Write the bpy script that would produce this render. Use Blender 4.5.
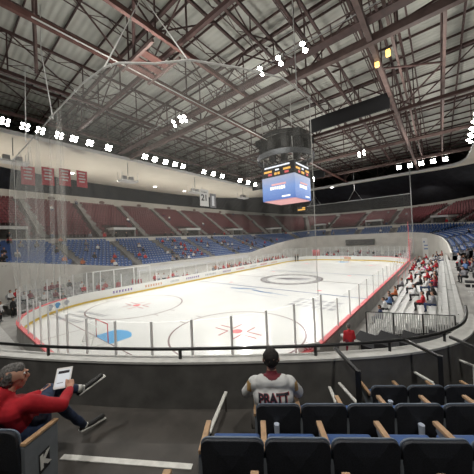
import bpy, bmesh, math, random
from mathutils import Vector, Matrix, noise
from mathutils.bvhtree import BVHTree
R_ = random.Random(7)
V = Vector
for o in list(bpy.data.objects): bpy.data.objects.remove(o)
S = bpy.context.scene
COL = S.collection
PI = math.pi

# ------------------------------------------------------------------ camera
CP = V((17.778, -34.108, 6.318)); YAW, PIT, ROL, FPX = -0.68695, 0.01077, -0.04410, 248.0
fw = V((math.sin(YAW)*math.cos(PIT), math.cos(YAW)*math.cos(PIT), math.sin(PIT)))
rt = fw.cross(V((0, 0, 1))).normalized(); up = rt.cross(fw)
r2 = rt*math.cos(ROL)+up*math.sin(ROL); u2 = -rt*math.sin(ROL)+up*math.cos(ROL)
cd = bpy.data.cameras.new('camera'); cam = bpy.data.objects.new('camera', cd); COL.objects.link(cam)
cd.sensor_width = 36; cd.lens = 36*FPX/474; cd.clip_start = .05; cd.clip_end = 600
cam.matrix_world = Matrix(((r2.x, u2.x, -fw.x, CP.x), (r2.y, u2.y, -fw.y, CP.y), (r2.z, u2.z, -fw.z, CP.z), (0, 0, 0, 1)))
S.camera = cam
S.view_settings.view_transform = 'Standard'; S.view_settings.look = 'None'
S.view_settings.gamma = 1; S.view_settings.use_curve_mapping = False
S.view_settings.exposure = 0.12
w = bpy.data.worlds.new('hall_air'); S.world = w; w.use_nodes = True
w.node_tree.nodes['Background'].inputs[0].default_value = (.75, .8, 1, 1)
w.node_tree.nodes['Background'].inputs[1].default_value = 0.10

def spot(loc, target, power, angle=110, col=(1, .985, .95), size=.35, blend=.6):
    l = bpy.data.lights.new('arena_spot', 'SPOT'); l.energy = power; l.color = col
    l.spot_size = math.radians(angle); l.spot_blend = blend; l.shadow_soft_size = size
    o = bpy.data.objects.new('arena_spot', l); COL.objects.link(o); o.location = loc
    o.rotation_euler = (V(target)-V(loc)).to_track_quat('-Z', 'Y').to_euler(); return o
PW = 4500
for y in (-27, -17, -7, 3, 13, 23): spot((-20, y, 20.2), (-2, y*.8, 0), PW)
for y in (4, 14, 24): spot((21, y, 20.2), (2, y*.8, 0), PW)
for x in (-12, 0, 12): spot((x, 33, 20.2), (x*.7, 12, 0), PW)
for x in (-12, 0, 11): spot((x, -37, 20.2), (x*.6, -6, 0), PW*.4)
for x in (-6, 4, 9): spot((x, -14.6, 20.6), (x*.7, -8, 0), PW)
# house lamps tucked under the ceiling ring, over the seats
for y in (-30, -12, 6, 24): spot((-30, y, 20.2), (-33, y, 8), 1300, 150, (1, .93, .85), .5)
for x in (-16, 0, 16): spot((x, 46, 17.5), (x, 52, 8), 1300, 150, (1, .93, .85), .5)
spot((30, 24, 20.2), (31, 24, 8), 1400, 150, (1, .93, .85), .5)
spot((22, -34, 20.2), (16, -31, 4), 3600, 120, (1, .95, .88), .5)
spot((12, -38, 20.2), (14, -31, 4), 2600, 110, (1, .95, .88), .5)
# unseen upward spots added to brighten the roof deck and the ceiling ring
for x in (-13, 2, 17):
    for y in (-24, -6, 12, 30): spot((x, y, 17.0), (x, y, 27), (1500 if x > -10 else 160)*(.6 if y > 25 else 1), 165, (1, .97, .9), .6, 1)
for y in (-30, -16, -2, 12, 26): spot((-31, y, 11), (-31, y, 20.6), 2000, 150, (1, .94, .82), .6, 1)
spot((24, 46, 11), (26, 38, 20.6), 900, 150, (1, .94, .82), .6, 1)

# ------------------------------------------------------------------ materials
def mat(name, col, rough=.6, metal=0, var=.0, vs=8., emit=None, es=1., bump=0, bs=40., alpha=None, spec=.5):
    m = bpy.data.materials.new(name); m.use_nodes = True; nt = m.node_tree; b = nt.nodes['Principled BSDF']
    b.inputs['Base Color'].default_value = (*col, 1); b.inputs['Roughness'].default_value = rough
    b.inputs['Metallic'].default_value = metal; b.inputs['Specular IOR Level'].default_value = spec
    if var:
        tc = nt.nodes.new('ShaderNodeTexCoord'); n = nt.nodes.new('ShaderNodeTexNoise'); n.inputs['Scale'].default_value = vs
        n.inputs['Detail'].default_value = 4
        r = nt.nodes.new('ShaderNodeValToRGB'); r.color_ramp.elements[0].position = .35; r.color_ramp.elements[1].position = .65
        r.color_ramp.elements[0].color = (*[c*(1-var) for c in col], 1); r.color_ramp.elements[1].color = (*[min(1, c*(1+var)) for c in col], 1)
        nt.links.new(tc.outputs['Object'], n.inputs['Vector']); nt.links.new(n.outputs['Fac'], r.inputs[0]); nt.links.new(r.outputs[0], b.inputs['Base Color'])
    if bump:
        tc = nt.nodes.new('ShaderNodeTexCoord'); n = nt.nodes.new('ShaderNodeTexNoise'); n.inputs['Scale'].default_value = bs
        bp = nt.nodes.new('ShaderNodeBump'); bp.inputs['Strength'].default_value = bump
        nt.links.new(tc.outputs['Object'], n.inputs['Vector']); nt.links.new(n.outputs['Fac'], bp.inputs['Height']); nt.links.new(bp.outputs[0], b.inputs['Normal'])
    if emit:
        b.inputs['Emission Color'].default_value = (*emit, 1); b.inputs['Emission Strength'].default_value = es
    if alpha is not None:
        tr = nt.nodes.new('ShaderNodeBsdfTransparent'); mx = nt.nodes.new('ShaderNodeMixShader'); mx.inputs[0].default_value = alpha
        nt.links.new(tr.outputs[0], mx.inputs[1]); nt.links.new(b.outputs[0], mx.inputs[2])
        nt.links.new(mx.outputs[0], nt.nodes['Material Output'].inputs[0])
    return m
M = {}
def mk(k, *a, **kw): M[k] = mat(k, *a, **kw); return M[k]
mk('ice', (.86, .87, .84), .16, var=.03, vs=.35, spec=.4)
mk('concrete', (.36, .35, .33), .8, var=.15, vs=1.2)
mk('dark_floor', (.062, .056, .05), .7, var=.25, vs=2.5, bump=.1, bs=30)
mk('dark_wall', (.115, .112, .105), .8, var=.18, vs=3)
mk('ledge', (.58, .58, .55), .6, var=.1, vs=5)
mk('pale_wall', (.72, .70, .65), .75, var=.06, vs=.6)
mk('band', (.50, .49, .45), .8, var=.06, vs=.5)
mk('soffit', (.78, .74, .65), .8, var=.04, vs=.3)
mk('black', (.012, .012, .014), .8)
mk('black_curtain', (.010, .012, .018), .95, var=.3, vs=.7)
mk('black_metal', (.015, .015, .015), .4)
mk('steel', (.075, .040, .036), .6, var=.2, vs=2)
mk('steel_pale', (.15, .10, .09), .6, var=.2, vs=1.5)
mk('steel_red', (.13, .06, .05), .6, var=.2, vs=1.5)
mk('galv', (.45, .45, .45), .4, metal=.6)
mk('alu', (.52, .52, .50), .45, metal=.25, var=.08, vs=3)
mk('cable', (.62, .62, .60), .5)
mk('white', (.78, .78, .76), .5)
mk('board', (.82, .82, .79), .4)
mk('yellow', (.72, .50, .06), .5)
mk('red_rail', (.78, .16, .17), .45)
mk('ice_red', (.42, .08, .08), .3); mk('ice_blue', (.12, .16, .28), .3); mk('crease', (.10, .42, .78), .3)
mk('ice_grey', (.36, .36, .38), .3); mk('ice_dark', (.14, .12, .12), .3); mk('ice_swoosh', (.10, .20, .38), .3)
mk('ring_line', (.20, .12, .12), .3)
mk('blue_seat', (.045, .11, .30), .5, var=.15, vs=.8); mk('red_seat', (.135, .028, .036), .55, var=.15, vs=.8)
mk('seat_trim', (.8, .82, .85), .5); mk('seat_trim_red', (.26, .18, .18), .5)  # white trim also stands in for glints off the blue seats' armrests
mk('aisle', (.27, .26, .25), .8, var=.1, vs=1)
mk('tread', (.15, .15, .16), .8); mk('tread_red', (.07, .045, .045), .8)
mk('shell', (.026, .029, .037), .6, bump=.35, bs=200, var=.35, vs=120); mk('shell_edge', (.17, .21, .27), .4)
mk('seat_blue', (.04, .10, .28), .45); mk('wood', (.47, .30, .17), .5, var=.15, vs=14)
mk('seat_metal', (.17, .19, .21), .5, var=.1, vs=6)
mk('cup', (.55, .62, .74), .4)
mk('stripe', (.72, .72, .68), .6, var=.1, vs=12)
mk('skin', (.55, .31, .22), .6); mk('skin_dark', (.22, .11, .07), .6)
mk('hair_grey', (.12, .115, .11), .8, var=.5, vs=60, bump=.6, bs=90); mk('hair_black', (.016, .013, .012), .85, bump=.5, bs=90)
mk('hair_brown', (.05, .03, .02), .8)
mk('hoodie', (.42, .008, .018), .85, var=.12, vs=14, bump=.25, bs=30)
mk('jeans', (.022, .038, .085), .8, var=.3, vs=20, bump=.2, bs=60); mk('shoe', (.035, .035, .035), .6); mk('shoe_sole', (.70, .70, .66), .5)
mk('jersey', (.60, .61, .60), .8, var=.05, vs=10, bump=.35, bs=14); mk('maroon', (.13, .012, .022), .8); mk('ink', (.014, .012, .02), .7); mk('gold', (.45, .28, .10), .6)
mk('glass', (.80, .86, .84), .05, alpha=.055); mk('net', (.72, .72, .68), .9, alpha=.12); mk('net_far', (.4, .4, .38), .9, alpha=.10)
mk('post', (.8, .8, .8), .5)
mk('lamp', (1, 1, 1), .5, emit=(1, .97, .9), es=45); mk('lamp_soft', (1, 1, 1), .5, emit=(1, .98, .95), es=9); mk('lamp_yellow', (1, .8, .3), .5, emit=(1, .62, .16), es=2.2)
mk('tablet_screen', (.3, .3, .3), .3, emit=(.75, .8, .85), es=.55)
def screen_mat(k, a, b, c, es):
    m = bpy.data.materials.new(k); m.use_nodes = True; nt = m.node_tree; p = nt.nodes['Principled BSDF']
    tc = nt.nodes.new('ShaderNodeTexCoord'); sx = nt.nodes.new('ShaderNodeSeparateXYZ'); r = nt.nodes.new('ShaderNodeValToRGB')
    nt.links.new(tc.outputs['Generated'], sx.inputs[0]); nt.links.new(sx.outputs['Z'], r.inputs[0])
    e = r.color_ramp.elements; e[0].color = (*a, 1); e[1].color = (*c, 1); x = r.color_ramp.elements.new(.5); x.color = (*b, 1)
    nt.links.new(r.outputs[0], p.inputs['Emission Color']); p.inputs['Emission Strength'].default_value = es
    p.inputs['Base Color'].default_value = (.02, .02, .02, 1); M[k] = m
screen_mat('screen', (.04, .16, .55), (.16, .32, .72), (.42, .46, .62), .9)
mk('screen_red', (.1, .02, .02), .5, emit=(.8, .10, .10), es=.8); mk('screen_white', (.5, .5, .5), .5, emit=(.85, .9, 1), es=.95)
mk('screen_amber', (.3, .2, .05), .5, emit=(1, .50, .08), es=.9); mk('screen_pink', (.4, .2, .2), .5, emit=(.85, .42, .42), es=.55)
mk('banner_red', (.50, .06, .08), .8); mk('banner_ink', (.68, .60, .60), .8)
mk('ad_orange', (.62, .30, .16), .5); mk('ad_purple', (.20, .12, .34), .5); mk('ad_red', (.55, .12, .16), .5); mk('ad_blue', (.05, .25, .50), .5); mk('ad_grey', (.36, .38, .42), .5)
for k, c in dict(c_red=(.48, .02, .03), c_white=(.66, .66, .66), c_black=(.02, .02, .022), c_navy=(.03, .05, .12), c_pink=(.62, .10, .30), c_grey=(.22, .22, .24), c_orange=(.50, .14, .05), c_maroon=(.20, .02, .04), c_blue=(.12, .22, .45)).items(): mk(k, c, .8)
def deck_mat():
    m = mk('deck', (.5, .5, .46), .8); nt = m.node_tree; b = nt.nodes['Principled BSDF']
    tc = nt.nodes.new('ShaderNodeTexCoord'); wv = nt.nodes.new('ShaderNodeTexWave'); wv.bands_direction = 'Y'; wv.inputs['Scale'].default_value = .55; wv.inputs['Distortion'].default_value = 0
    bp = nt.nodes.new('ShaderNodeBump'); bp.inputs['Strength'].default_value = .6; bp.inputs['Distance'].default_value = .1
    n = nt.nodes.new('ShaderNodeTexNoise'); n.inputs['Scale'].default_value = .5; n.inputs['Detail'].default_value = 6
    r = nt.nodes.new('ShaderNodeValToRGB'); r.color_ramp.elements[0].color = (.40, .41, .37, 1); r.color_ramp.elements[1].color = (.62, .62, .57, 1)
    nt.links.new(tc.outputs['Object'], wv.inputs[0]); nt.links.new(tc.outputs['Object'], n.inputs[0]); nt.links.new(wv.outputs['Fac'], bp.inputs['Height'])
    nt.links.new(bp.outputs[0], b.inputs['Normal']); nt.links.new(n.outputs['Fac'], r.inputs[0]); nt.links.new(r.outputs[0], b.inputs['Base Color'])
deck_mat()

# ------------------------------------------------------------------ mesh helpers
class MB:
    def __init__(s): s.v = []; s.f = []; s.m = []
    def add(s, vs, fs, mi=0):
        n = len(s.v); s.v += [tuple(x) for x in vs]; s.f += [tuple(i+n for i in f) for f in fs]; s.m += [mi]*len(fs); return s
    def box(s, a, b, mi=0):
        (x0, y0, z0), (x1, y1, z1) = a, b
        return s.add([(x0, y0, z0), (x1, y0, z0), (x1, y1, z0), (x0, y1, z0), (x0, y0, z1), (x1, y0, z1), (x1, y1, z1), (x0, y1, z1)],
                     [(0, 3, 2, 1), (4, 5, 6, 7), (0, 1, 5, 4), (1, 2, 6, 5), (2, 3, 7, 6), (3, 0, 4, 7)], mi)
    def beam(s, a, b, wd, ht, mi=0, upv=(0, 0, 1)):
        a, b = V(a), V(b); d = (b-a).normalized(); x = d.cross(V(upv))
        if x.length < 1e-4: x = d.cross(V((1, 0, 0)))
        x.normalize(); z = x.cross(d); x = x*wd/2; z = z*ht/2
        return s.add([a-x-z, a+x-z, a+x+z, a-x+z, b-x-z, b+x-z, b+x+z, b-x+z], [(0, 1, 2, 3), (7, 6, 5, 4), (0, 4, 5, 1), (1, 5, 6, 2), (2, 6, 7, 3), (3, 7, 4, 0)], mi)
    def tube(s, pts, r, n=8, mi=0, radii=None):
        pts = [V(p) for p in pts]; rings = []; N = len(pts)
        for i, p in enumerate(pts):
            d = (pts[min(i+1, N-1)]-pts[max(i-1, 0)]).normalized()
            x = d.cross(V((0, 0, 1)));  x = x if x.length > .05 else d.cross(V((1, 0, 0)))
            x.normalize(); y = d.cross(x); q = radii[i] if radii else r
            rings.append([p+(x*math.cos(2*PI*k/n)+y*math.sin(2*PI*k/n))*q for k in range(n)])
        vs = [v for g in rings for v in g]; fs = []
        for i in range(N-1):
            for k in range(n): fs.append((i*n+k, i*n+(k+1) % n, (i+1)*n+(k+1) % n, (i+1)*n+k))
        fs.append(tuple(range(n))); fs.append(tuple(reversed(range((N-1)*n, N*n))))
        return s.add(vs, fs, mi)
    def ball(s, c, rx, ry=None, rz=None, n=12, mi=0, rot=None):
        ry = ry or rx; rz = rz or rx; vs = []; fs = []; h = n//2+1; c = V(c)
        for i in range(h+1):
            a = PI*i/h
            for k in range(n):
                q = V((rx*math.sin(a)*math.cos(2*PI*k/n), ry*math.sin(a)*math.sin(2*PI*k/n), rz*math.cos(a)))
                if rot: q = rot @ q
                vs.append(c+q)
        for i in range(h):
            for k in range(n): fs.append((i*n+k, (i+1)*n+k, (i+1)*n+(k+1) % n, i*n+(k+1) % n))
        return s.add(vs, fs, mi)
    def cap(s, a, b, ra, rb, n=10, mi=0):
        a, b = V(a), V(b); d = b-a; L = d.length
        if L < 1e-5: return s.ball(a, ra, n=n, mi=mi)
        d.normalize(); s.tube([a, b], 0, n, mi, radii=[ra, rb]); s.ball(a, ra, n=n, mi=mi); return s.ball(b, rb, n=n, mi=mi)
    def prism(s, poly, a, b, axis='z', mi=0):
        """polygon (list of 2D) extruded from a to b along axis"""
        def p3(p, t): return (p[0], p[1], t) if axis == 'z' else ((t, p[0], p[1]) if axis == 'x' else (p[0], t, p[1]))
        n = len(poly); vs = [p3(p, a) for p in poly]+[p3(p, b) for p in poly]
        return s.add(vs, [tuple(range(n)), tuple(range(2*n-1, n-1, -1))]+[(i, (i+1) % n, n+(i+1) % n, n+i) for i in range(n)], mi)
    def mesh(s, name, mats):
        me = bpy.data.meshes.new(name); me.from_pydata(s.v, [], s.f)
        for m in (mats if isinstance(mats, (list, tuple)) else [mats]): me.materials.append(M[m] if isinstance(m, str) else m)
        me.polygons.foreach_set('material_index', s.m); me.update(); return me
    def build(s, name, mats, parent=None, smooth=False, bevel=0, fix=True):
        me = s.mesh(name, mats)
        if fix and len(s.f) < 60000:
            bm = bmesh.new(); bm.from_mesh(me); bmesh.ops.recalc_face_normals(bm, faces=bm.faces); bm.to_mesh(me); bm.free()
        o = bpy.data.objects.new(name, me); COL.objects.link(o)
        if parent: o.parent = parent
        if smooth:
            for p in me.polygons: p.use_smooth = True
        if bevel:
            b = o.modifiers.new('bevel', 'BEVEL'); b.width = bevel; b.segments = 2; b.limit_method = 'ANGLE'
        return o
def tag(o, label=None, cat=None, group=None, kind=None):
    if label: o['label'] = label
    if cat: o['category'] = cat
    if group: o['group'] = group
    if kind: o['kind'] = kind
    return o
def empty(name, loc=(0, 0, 0), rz=0):
    o = bpy.data.objects.new(name, None); COL.objects.link(o); o.location = loc; o.rotation_euler = (0, 0, rz); o.empty_display_size = .1; return o
def copy_tree(o, parent=None):
    c = o.copy(); COL.objects.link(c)
    if parent: c.parent = parent
    for ch in list(o.children): copy_tree(ch, c)
    return c
def at(px, py, z):
    d = fw+r2*((px-237)/FPX)-u2*((py-237)/FPX); return CP+d*((z-CP.z)/d.z)
def text(s, name, size, m, mtx, parent=None, ext=.004, bold=0):
    c = bpy.data.curves.new('txt', 'FONT'); c.body = s; c.size = size; c.extrude = ext; c.align_x = 'CENTER'; c.align_y = 'CENTER'; c.offset = bold
    t = bpy.data.objects.new('txt', c); COL.objects.link(t)
    me = bpy.data.meshes.new_from_object(t.evaluated_get(bpy.context.evaluated_depsgraph_get())); bpy.data.objects.remove(t)
    me.materials.clear(); me.materials.append(M[m]); o = bpy.data.objects.new(name, me); COL.objects.link(o); me.transform(mtx)
    if parent: o.parent = parent
    return o
def frame_mtx(loc, xdir, ydir):
    x = V(xdir).normalized(); y = V(ydir).normalized(); z = x.cross(y)
    return Matrix(((x.x, y.x, z.x, loc[0]), (x.y, y.y, z.y, loc[1]), (x.z, y.z, z.z, loc[2]), (0, 0, 0, 1)))
def ordw(n):
    ones = ['', 'first', 'second', 'third', 'fourth', 'fifth', 'sixth', 'seventh', 'eighth', 'ninth', 'tenth', 'eleventh', 'twelfth', 'thirteenth', 'fourteenth', 'fifteenth', 'sixteenth', 'seventeenth', 'eighteenth', 'nineteenth']
    tens = {2: 'twenty', 3: 'thirty', 4: 'forty', 5: 'fifty', 6: 'sixty'}
    if n < 20: return ones[n]
    t, u = divmod(n, 10); return (tens[t][:-1]+'ieth') if u == 0 else tens[t]+'-'+ones[u]
ORD = ['first', 'second', 'third', 'fourth', 'fifth', 'sixth', 'seventh', 'eighth', 'ninth', 'tenth', 'eleventh', 'twelfth', 'thirteenth', 'fourteenth', 'fifteenth', 'sixteenth', 'seventeenth', 'eighteenth', 'nineteenth', 'twentieth']

# ------------------------------------------------------------------ setting: floor, roof deck, ceiling ring
MB().box((-62, -60, -.3), (62, 75, -.02)).build('floor', 'concrete')['kind'] = 'structure'
MB().box((-62, -60, 27), (62, 75, 27.3)).build('ceiling', 'deck')['kind'] = 'structure'
for nm, a, b in (('wall_left', (-62, -60, 0), (-61.5, 75, 27)), ('wall_right', (61.5, -60, 0), (62, 75, 27)), ('wall_back', (-62, 74.5, 0), (62, 75, 27)), ('wall_front', (-62, -60, 0), (62, -59.5, 27))):
    MB().box(a, b).build(nm, 'black_curtain')['kind'] = 'structure'

def sup(t, a, b, n):
    c, s_ = math.cos(t), math.sin(t); return V((a*math.copysign(abs(c)**(2/n), c), b*math.copysign(abs(s_)**(2/n), s_), 0))
# lower-bowl wall line sampled evenly; index runs from left side (near) round the far end to the right side
raw = [sup(t*PI/900, 18.8, 39, 5) for t in range(1800)]
i0 = min(range(1800), key=lambda i: (raw[i]-V((-18.8, -32, 0))).length)
seq = []; i = i0
for k in range(1800):
    p = raw[(i0-k) % 1800]; seq.append(p)
    if p.x > 17.5 and p.y < 14: break
L = [0]
for k in range(1, len(seq)): L.append(L[-1]+(seq[k]-seq[k-1]).length)
LT = L[-1]
def A(s):
    s = max(0, min(LT-1e-6, s)); lo, hi = 0, len(L)-1
    while hi-lo > 1:
        m = (lo+hi)//2
        if L[m] <= s: lo = m
        else: hi = m
    f = (s-L[lo])/max(1e-9, L[hi]-L[lo]); return seq[lo].lerp(seq[hi], f)
def NRM(s):
    d = (A(s+1.2)-A(s-1.2)).normalized(); return V((-d.y, d.x, 0))   # outward
def wend(s): n = NRM(s); return n.y**2 if n.y > 0 else n.y**2*.3
def zA(s): return 2.6+3.3*max(0, min(1, (abs(A(s).y)-16)/22.5))
TIER = {   # (offset side, offset end, z side, z end)
 'bt': (10.3, 3.4, 7.0, 7.7), 'rb': (11.6, 4.8, 8.0, 8.5), 'rt': (23., 21., 15.5, 13.3), 'bd': (23.1, 21.1, 17.1, 14.6), 'so': (24.2, 2.4, 20.6, 20.6)}
def PT(s, k, dz=0, dd=0):
    wv = wend(s)
    if k == 'A': return A(s)+NRM(s)*dd+V((0, 0, zA(s)+dz))
    a, b, c, d = TIER[k]
    if k == 'so': wv = wv**.35
    return A(s)+NRM(s)*(a*(1-wv)+b*wv+dd)+V((0, 0, c*(1-wv)+d*wv+dz))
if NRM(LT/2).y < 0: raise SystemExit('normal')
NS = 150
def strip(name, m, prof, s0=0, s1=None, parent=None, n=NS, kind='structure', close=False):
    """prof: list of functions s -> point; lofted"""
    s1 = s1 or LT; mb = MB(); K = len(prof); vs = []; fs = []
    for i in range(n+1):
        s = s0+(s1-s0)*i/n; vs += [p(s) for p in prof]
    KK = K if close else K-1
    for i in range(n):
        for k in range(KK): fs.append((i*K+k, i*K+(k+1) % K, (i+1)*K+(k+1) % K, (i+1)*K+k))
    if close: fs += [tuple(range(K)), tuple(range(n*K+K-1, n*K-1, -1))]
    mb.add(vs, fs); o = mb.build(name, m, parent)
    if kind: o['kind'] = kind
    return o
# bowl wall behind the rink: solid, 0.25 thick, lip on top
strip('wall_bowl', 'pale_wall', [lambda s: A(s), lambda s: PT(s, 'A', .45), lambda s: PT(s, 'A', .45, .22), lambda s: A(s)+NRM(s)*.22], close=True)
# stepped treads
def stepped(name, m, k0, k1, rows, parent=None):
    pr = []
    for r in range(rows):
        def f(s, r=r): a = PT(s, k0, 0, .22 if k0 == 'A' else 0); b = PT(s, k1); q = a.lerp(b, r/rows); q.z = a.z+(b.z-a.z)*(r)/rows; return q
        def g(s, r=r): a = PT(s, k0, 0, .22 if k0 == 'A' else 0); b = PT(s, k1); q = a.lerp(b, (r+1)/rows); q.z = a.z+(b.z-a.z)*(r)/rows; return q
        pr += [f, g]
    pr.append(lambda s: PT(s, k1))
    return strip(name, m, pr, parent=parent)
BR, RR = 12, 15
stepped('floor_lower_tier', 'tread', 'A', 'bt', BR)
stepped('floor_upper_tier', 'tread_red', 'rb', 'rt', RR)
strip('wall_concourse', 'pale_wall', [lambda s: PT(s, 'bt', 0, 0), lambda s: PT(s, 'bt', .75, 0), lambda s: PT(s, 'bt', .75, .2), lambda s: PT(s, 'bt', 0, .2)], close=True)
strip('floor_concourse', 'concrete', [lambda s: PT(s, 'bt', 0, .2), lambda s: PT(s, 'rb', -.6)])
strip('wall_upper_front', 'dark_wall', [lambda s: PT(s, 'rb', -1.2), lambda s: PT(s, 'rb', .0)])
strip('wall_rim', 'band', [lambda s: PT(s, 'rt'), lambda s: PT(s, 'bd'), lambda s: PT(s, 'bd', 0, .4), lambda s: PT(s, 'rt', 0, .5)], close=True)
strip('wall_behind_rim', 'black_curtain', [lambda s: PT(s, 'bd', -.3, .4), lambda s: PT(s, 'so')])
def inner(s):
    p = A(s); q = V((p.x/18.8, p.y/39, 0)); m_ = (abs(q.x)**14+abs(q.y)**14)**(1/14); q = q/m_; return V((q.x*22.7, q.y*40, 20.6))
strip('ceiling_ring', 'soffit', [inner, lambda s: PT(s, 'so', .0), lambda s: PT(s, 'so', .35), lambda s: inner(s)+V((0, 0, .35))], close=True)
strip('trim_ring_edge', 'white', [lambda s: inner(s)*.999+V((0, 0, -.02)), lambda s: inner(s)*.999+V((0, 0, .5))])

# aisles (concrete stairs cut through the seats)
AIS = [2.0+8.3*i for i in range(int(LT/8.3)+1)]
AIS = [s for s in AIS if s < LT-1]
def section(s, al=None): return sum(1 for a in (al or AIS) if a < s)
AISR = []; acc = 6.0; s = .5
while s < LT-.5:
    m0 = PT(s, 'rb').lerp(PT(s, 'rt'), .4); m1 = PT(s+.1, 'rb').lerp(PT(s+.1, 'rt'), .4); acc += (m1-m0).length; s += .1
    if acc > 8.8: AISR.append(s); acc = 0
def place_word(s):
    p = A(s)
    if p.x < -15 and p.y < -10: return 'left side, nearest the left edge of the view'
    if p.x < -15 and p.y < 12: return 'left side, level with centre ice'
    if p.x < -10: return 'left side, towards the far corner'
    if p.x < 10: return 'far end behind the goal'
    return 'far right corner'
for tier, k0, k1, rows in (('lower', 'A', 'bt', BR), ('upper', 'rb', 'rt', RR)):
    al = AIS if tier == 'lower' else AISR
    for s in al:
        mb = MB(); n = NRM(s)
        for r in range(rows*2):
            a = PT(s, k0, 0, .22 if k0 == 'A' else 0); b = PT(s, k1)
            p = a.lerp(b, r/(rows*2)); q = a.lerp(b, (r+1)/(rows*2)); z = a.z+(b.z-a.z)*(r+1)/(rows*2)+.03
            t_ = V((-n.y, n.x, 0)) * .55
            mb.add([(p-t_).to_tuple()[:2]+(z-.4,), (p+t_).to_tuple()[:2]+(z-.4,), (q+t_).to_tuple()[:2]+(z-.4,), (q-t_).to_tuple()[:2]+(z-.4,),
                    (p-t_).to_tuple()[:2]+(z,), (p+t_).to_tuple()[:2]+(z,), (q+t_).to_tuple()[:2]+(z,), (q-t_).to_tuple()[:2]+(z,)],
                   [(0, 3, 2, 1), (4, 5, 6, 7), (0, 1, 5, 4), (1, 2, 6, 5), (2, 3, 7, 6), (3, 0, 4, 7)])
        o = mb.build('aisle_stairs', 'aisle', fix=False)
        tag(o, f'grey concrete aisle stairs dividing the {"blue" if tier=="lower" else "red"} seats of the {tier} bowl', 'stairs', f'aisle stairs in the {tier} bowl', 'thing')

# ------------------------------------------------------------------ bowl seats
def bowl_seat_mb(mb, P, n, mi0=0):
    """P base centre on tread, n outward"""
    t = V((-n.y, n.x, 0))
    def pt(a, b, c): return P+t*a+n*b+V((0, 0, c))
    def slab(x0, x1, y0, z0, y1, z1, th, mi):
        vs = [pt(x0, y0, z0), pt(x1, y0, z0), pt(x1, y1, z1), pt(x0, y1, z1)]; o_ = n*th if abs(z1-z0) > .2 else V((0, 0, th))
        mb.add(vs+[v+o_ for v in vs], [(0, 3, 2, 1), (4, 5, 6, 7), (0, 1, 5, 4), (1, 2, 6, 5), (2, 3, 7, 6), (3, 0, 4, 7)], mi)
    slab(-.23, .23, .28, .42, .36, .86, .05, 0)
    slab(-.22, .22, -.12, .42, .26, .40, .06, 0)
    slab(.225, .29, -.10, .60, .28, .60, .05, 1)
    slab(-.04, .04, .10, .0, .14, .40, .05, 1)
seat_info = {}
VOM = {}
for k, s in enumerate(AISR):    # vomitory openings in the upper tier (between alternate aisles)
    if k % 2 == 0 and k+1 < len(AISR): e = AISR[k+1]-s; VOM[k] = (s+e*.22, s+e*.72)
protos = {}
for colr in ('blue', 'red'):
    mb = MB(); bowl_seat_mb(mb, V((0, 0, 0)), V((0, 1, 0)))
    protos[colr] = mb.mesh('arena_seat', [colr+'_seat', 'seat_trim' if colr == 'blue' else 'seat_trim_red'])
for colr, k0, k1, rows in (('blue', 'A', 'bt', BR), ('red', 'rb', 'rt', RR)):
    lst = []
    for r in range(rows):
        f = (r+.42)/rows
        def Q(s):
            a = PT(s, k0, 0, .22 if k0 == 'A' else 0); b = PT(s, k1); q = a.lerp(b, f); q.z = a.z+(b.z-a.z)*r/rows; return q
        s = .3
        while s < LT-.3:
            q = Q(s); e = (Q(min(LT, s+.3))-q).length/.3; s += .56/max(e, .3)
            # rows too tight at the end of the bowl are thinned to real spacing
            dep = (PT(s, k1)-PT(s, k0)).xy.length/rows
            if dep < .6 and r % max(1, round(.8/dep)): continue
            if any(abs(s-a)*e < .85 for a in (AIS if colr == 'blue' else AISR)): continue
            if colr == 'red' and r < 4 and any(a-.3 < s < b+.3 for a, b in VOM.values()): continue
            lst.append((q, NRM(s), r, s))
    vis = []
    for it in lst:
        d = it[0]-CP; z = d.dot(fw)
        px = 237+FPX*d.dot(r2)/z if z > 1 else -999
        vis.append((d.length if -2 < px < 476 and not (px < 30 and False) else 1e6+d.length, it))
    vis.sort(key=lambda x: x[0])
    for d, (q, n, r, s) in vis[:300]:
        o = bpy.data.objects.new(colr+'_arena_seat', protos[colr]); COL.objects.link(o); o.location = q; o.rotation_euler = (0, 0, math.atan2(n.y, n.x)-PI/2)
        tr = 'lower' if colr == 'blue' else 'upper'
        sc = section(s, AIS if colr == 'blue' else AISR); tag(o, f'{colr} seat, {ORD[r]} row up, {ordw(sc+1)} {tr} section', colr+' seat', f'{colr} seats of the {ordw(sc+1)} {tr} section from the left')
    mb = MB()
    for d, (q, n, r, s) in vis[300:]: bowl_seat_mb(mb, q, n)
    o = mb.build(colr+'_arena_seats', [colr+'_seat', 'seat_trim' if colr == 'blue' else 'seat_trim_red'], fix=False)
    tag(o, f'mass of {colr} arena seats filling the {"lower" if colr=="blue" else "upper"} bowl beyond the nearest sections', 'seats', None, 'stuff')

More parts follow.
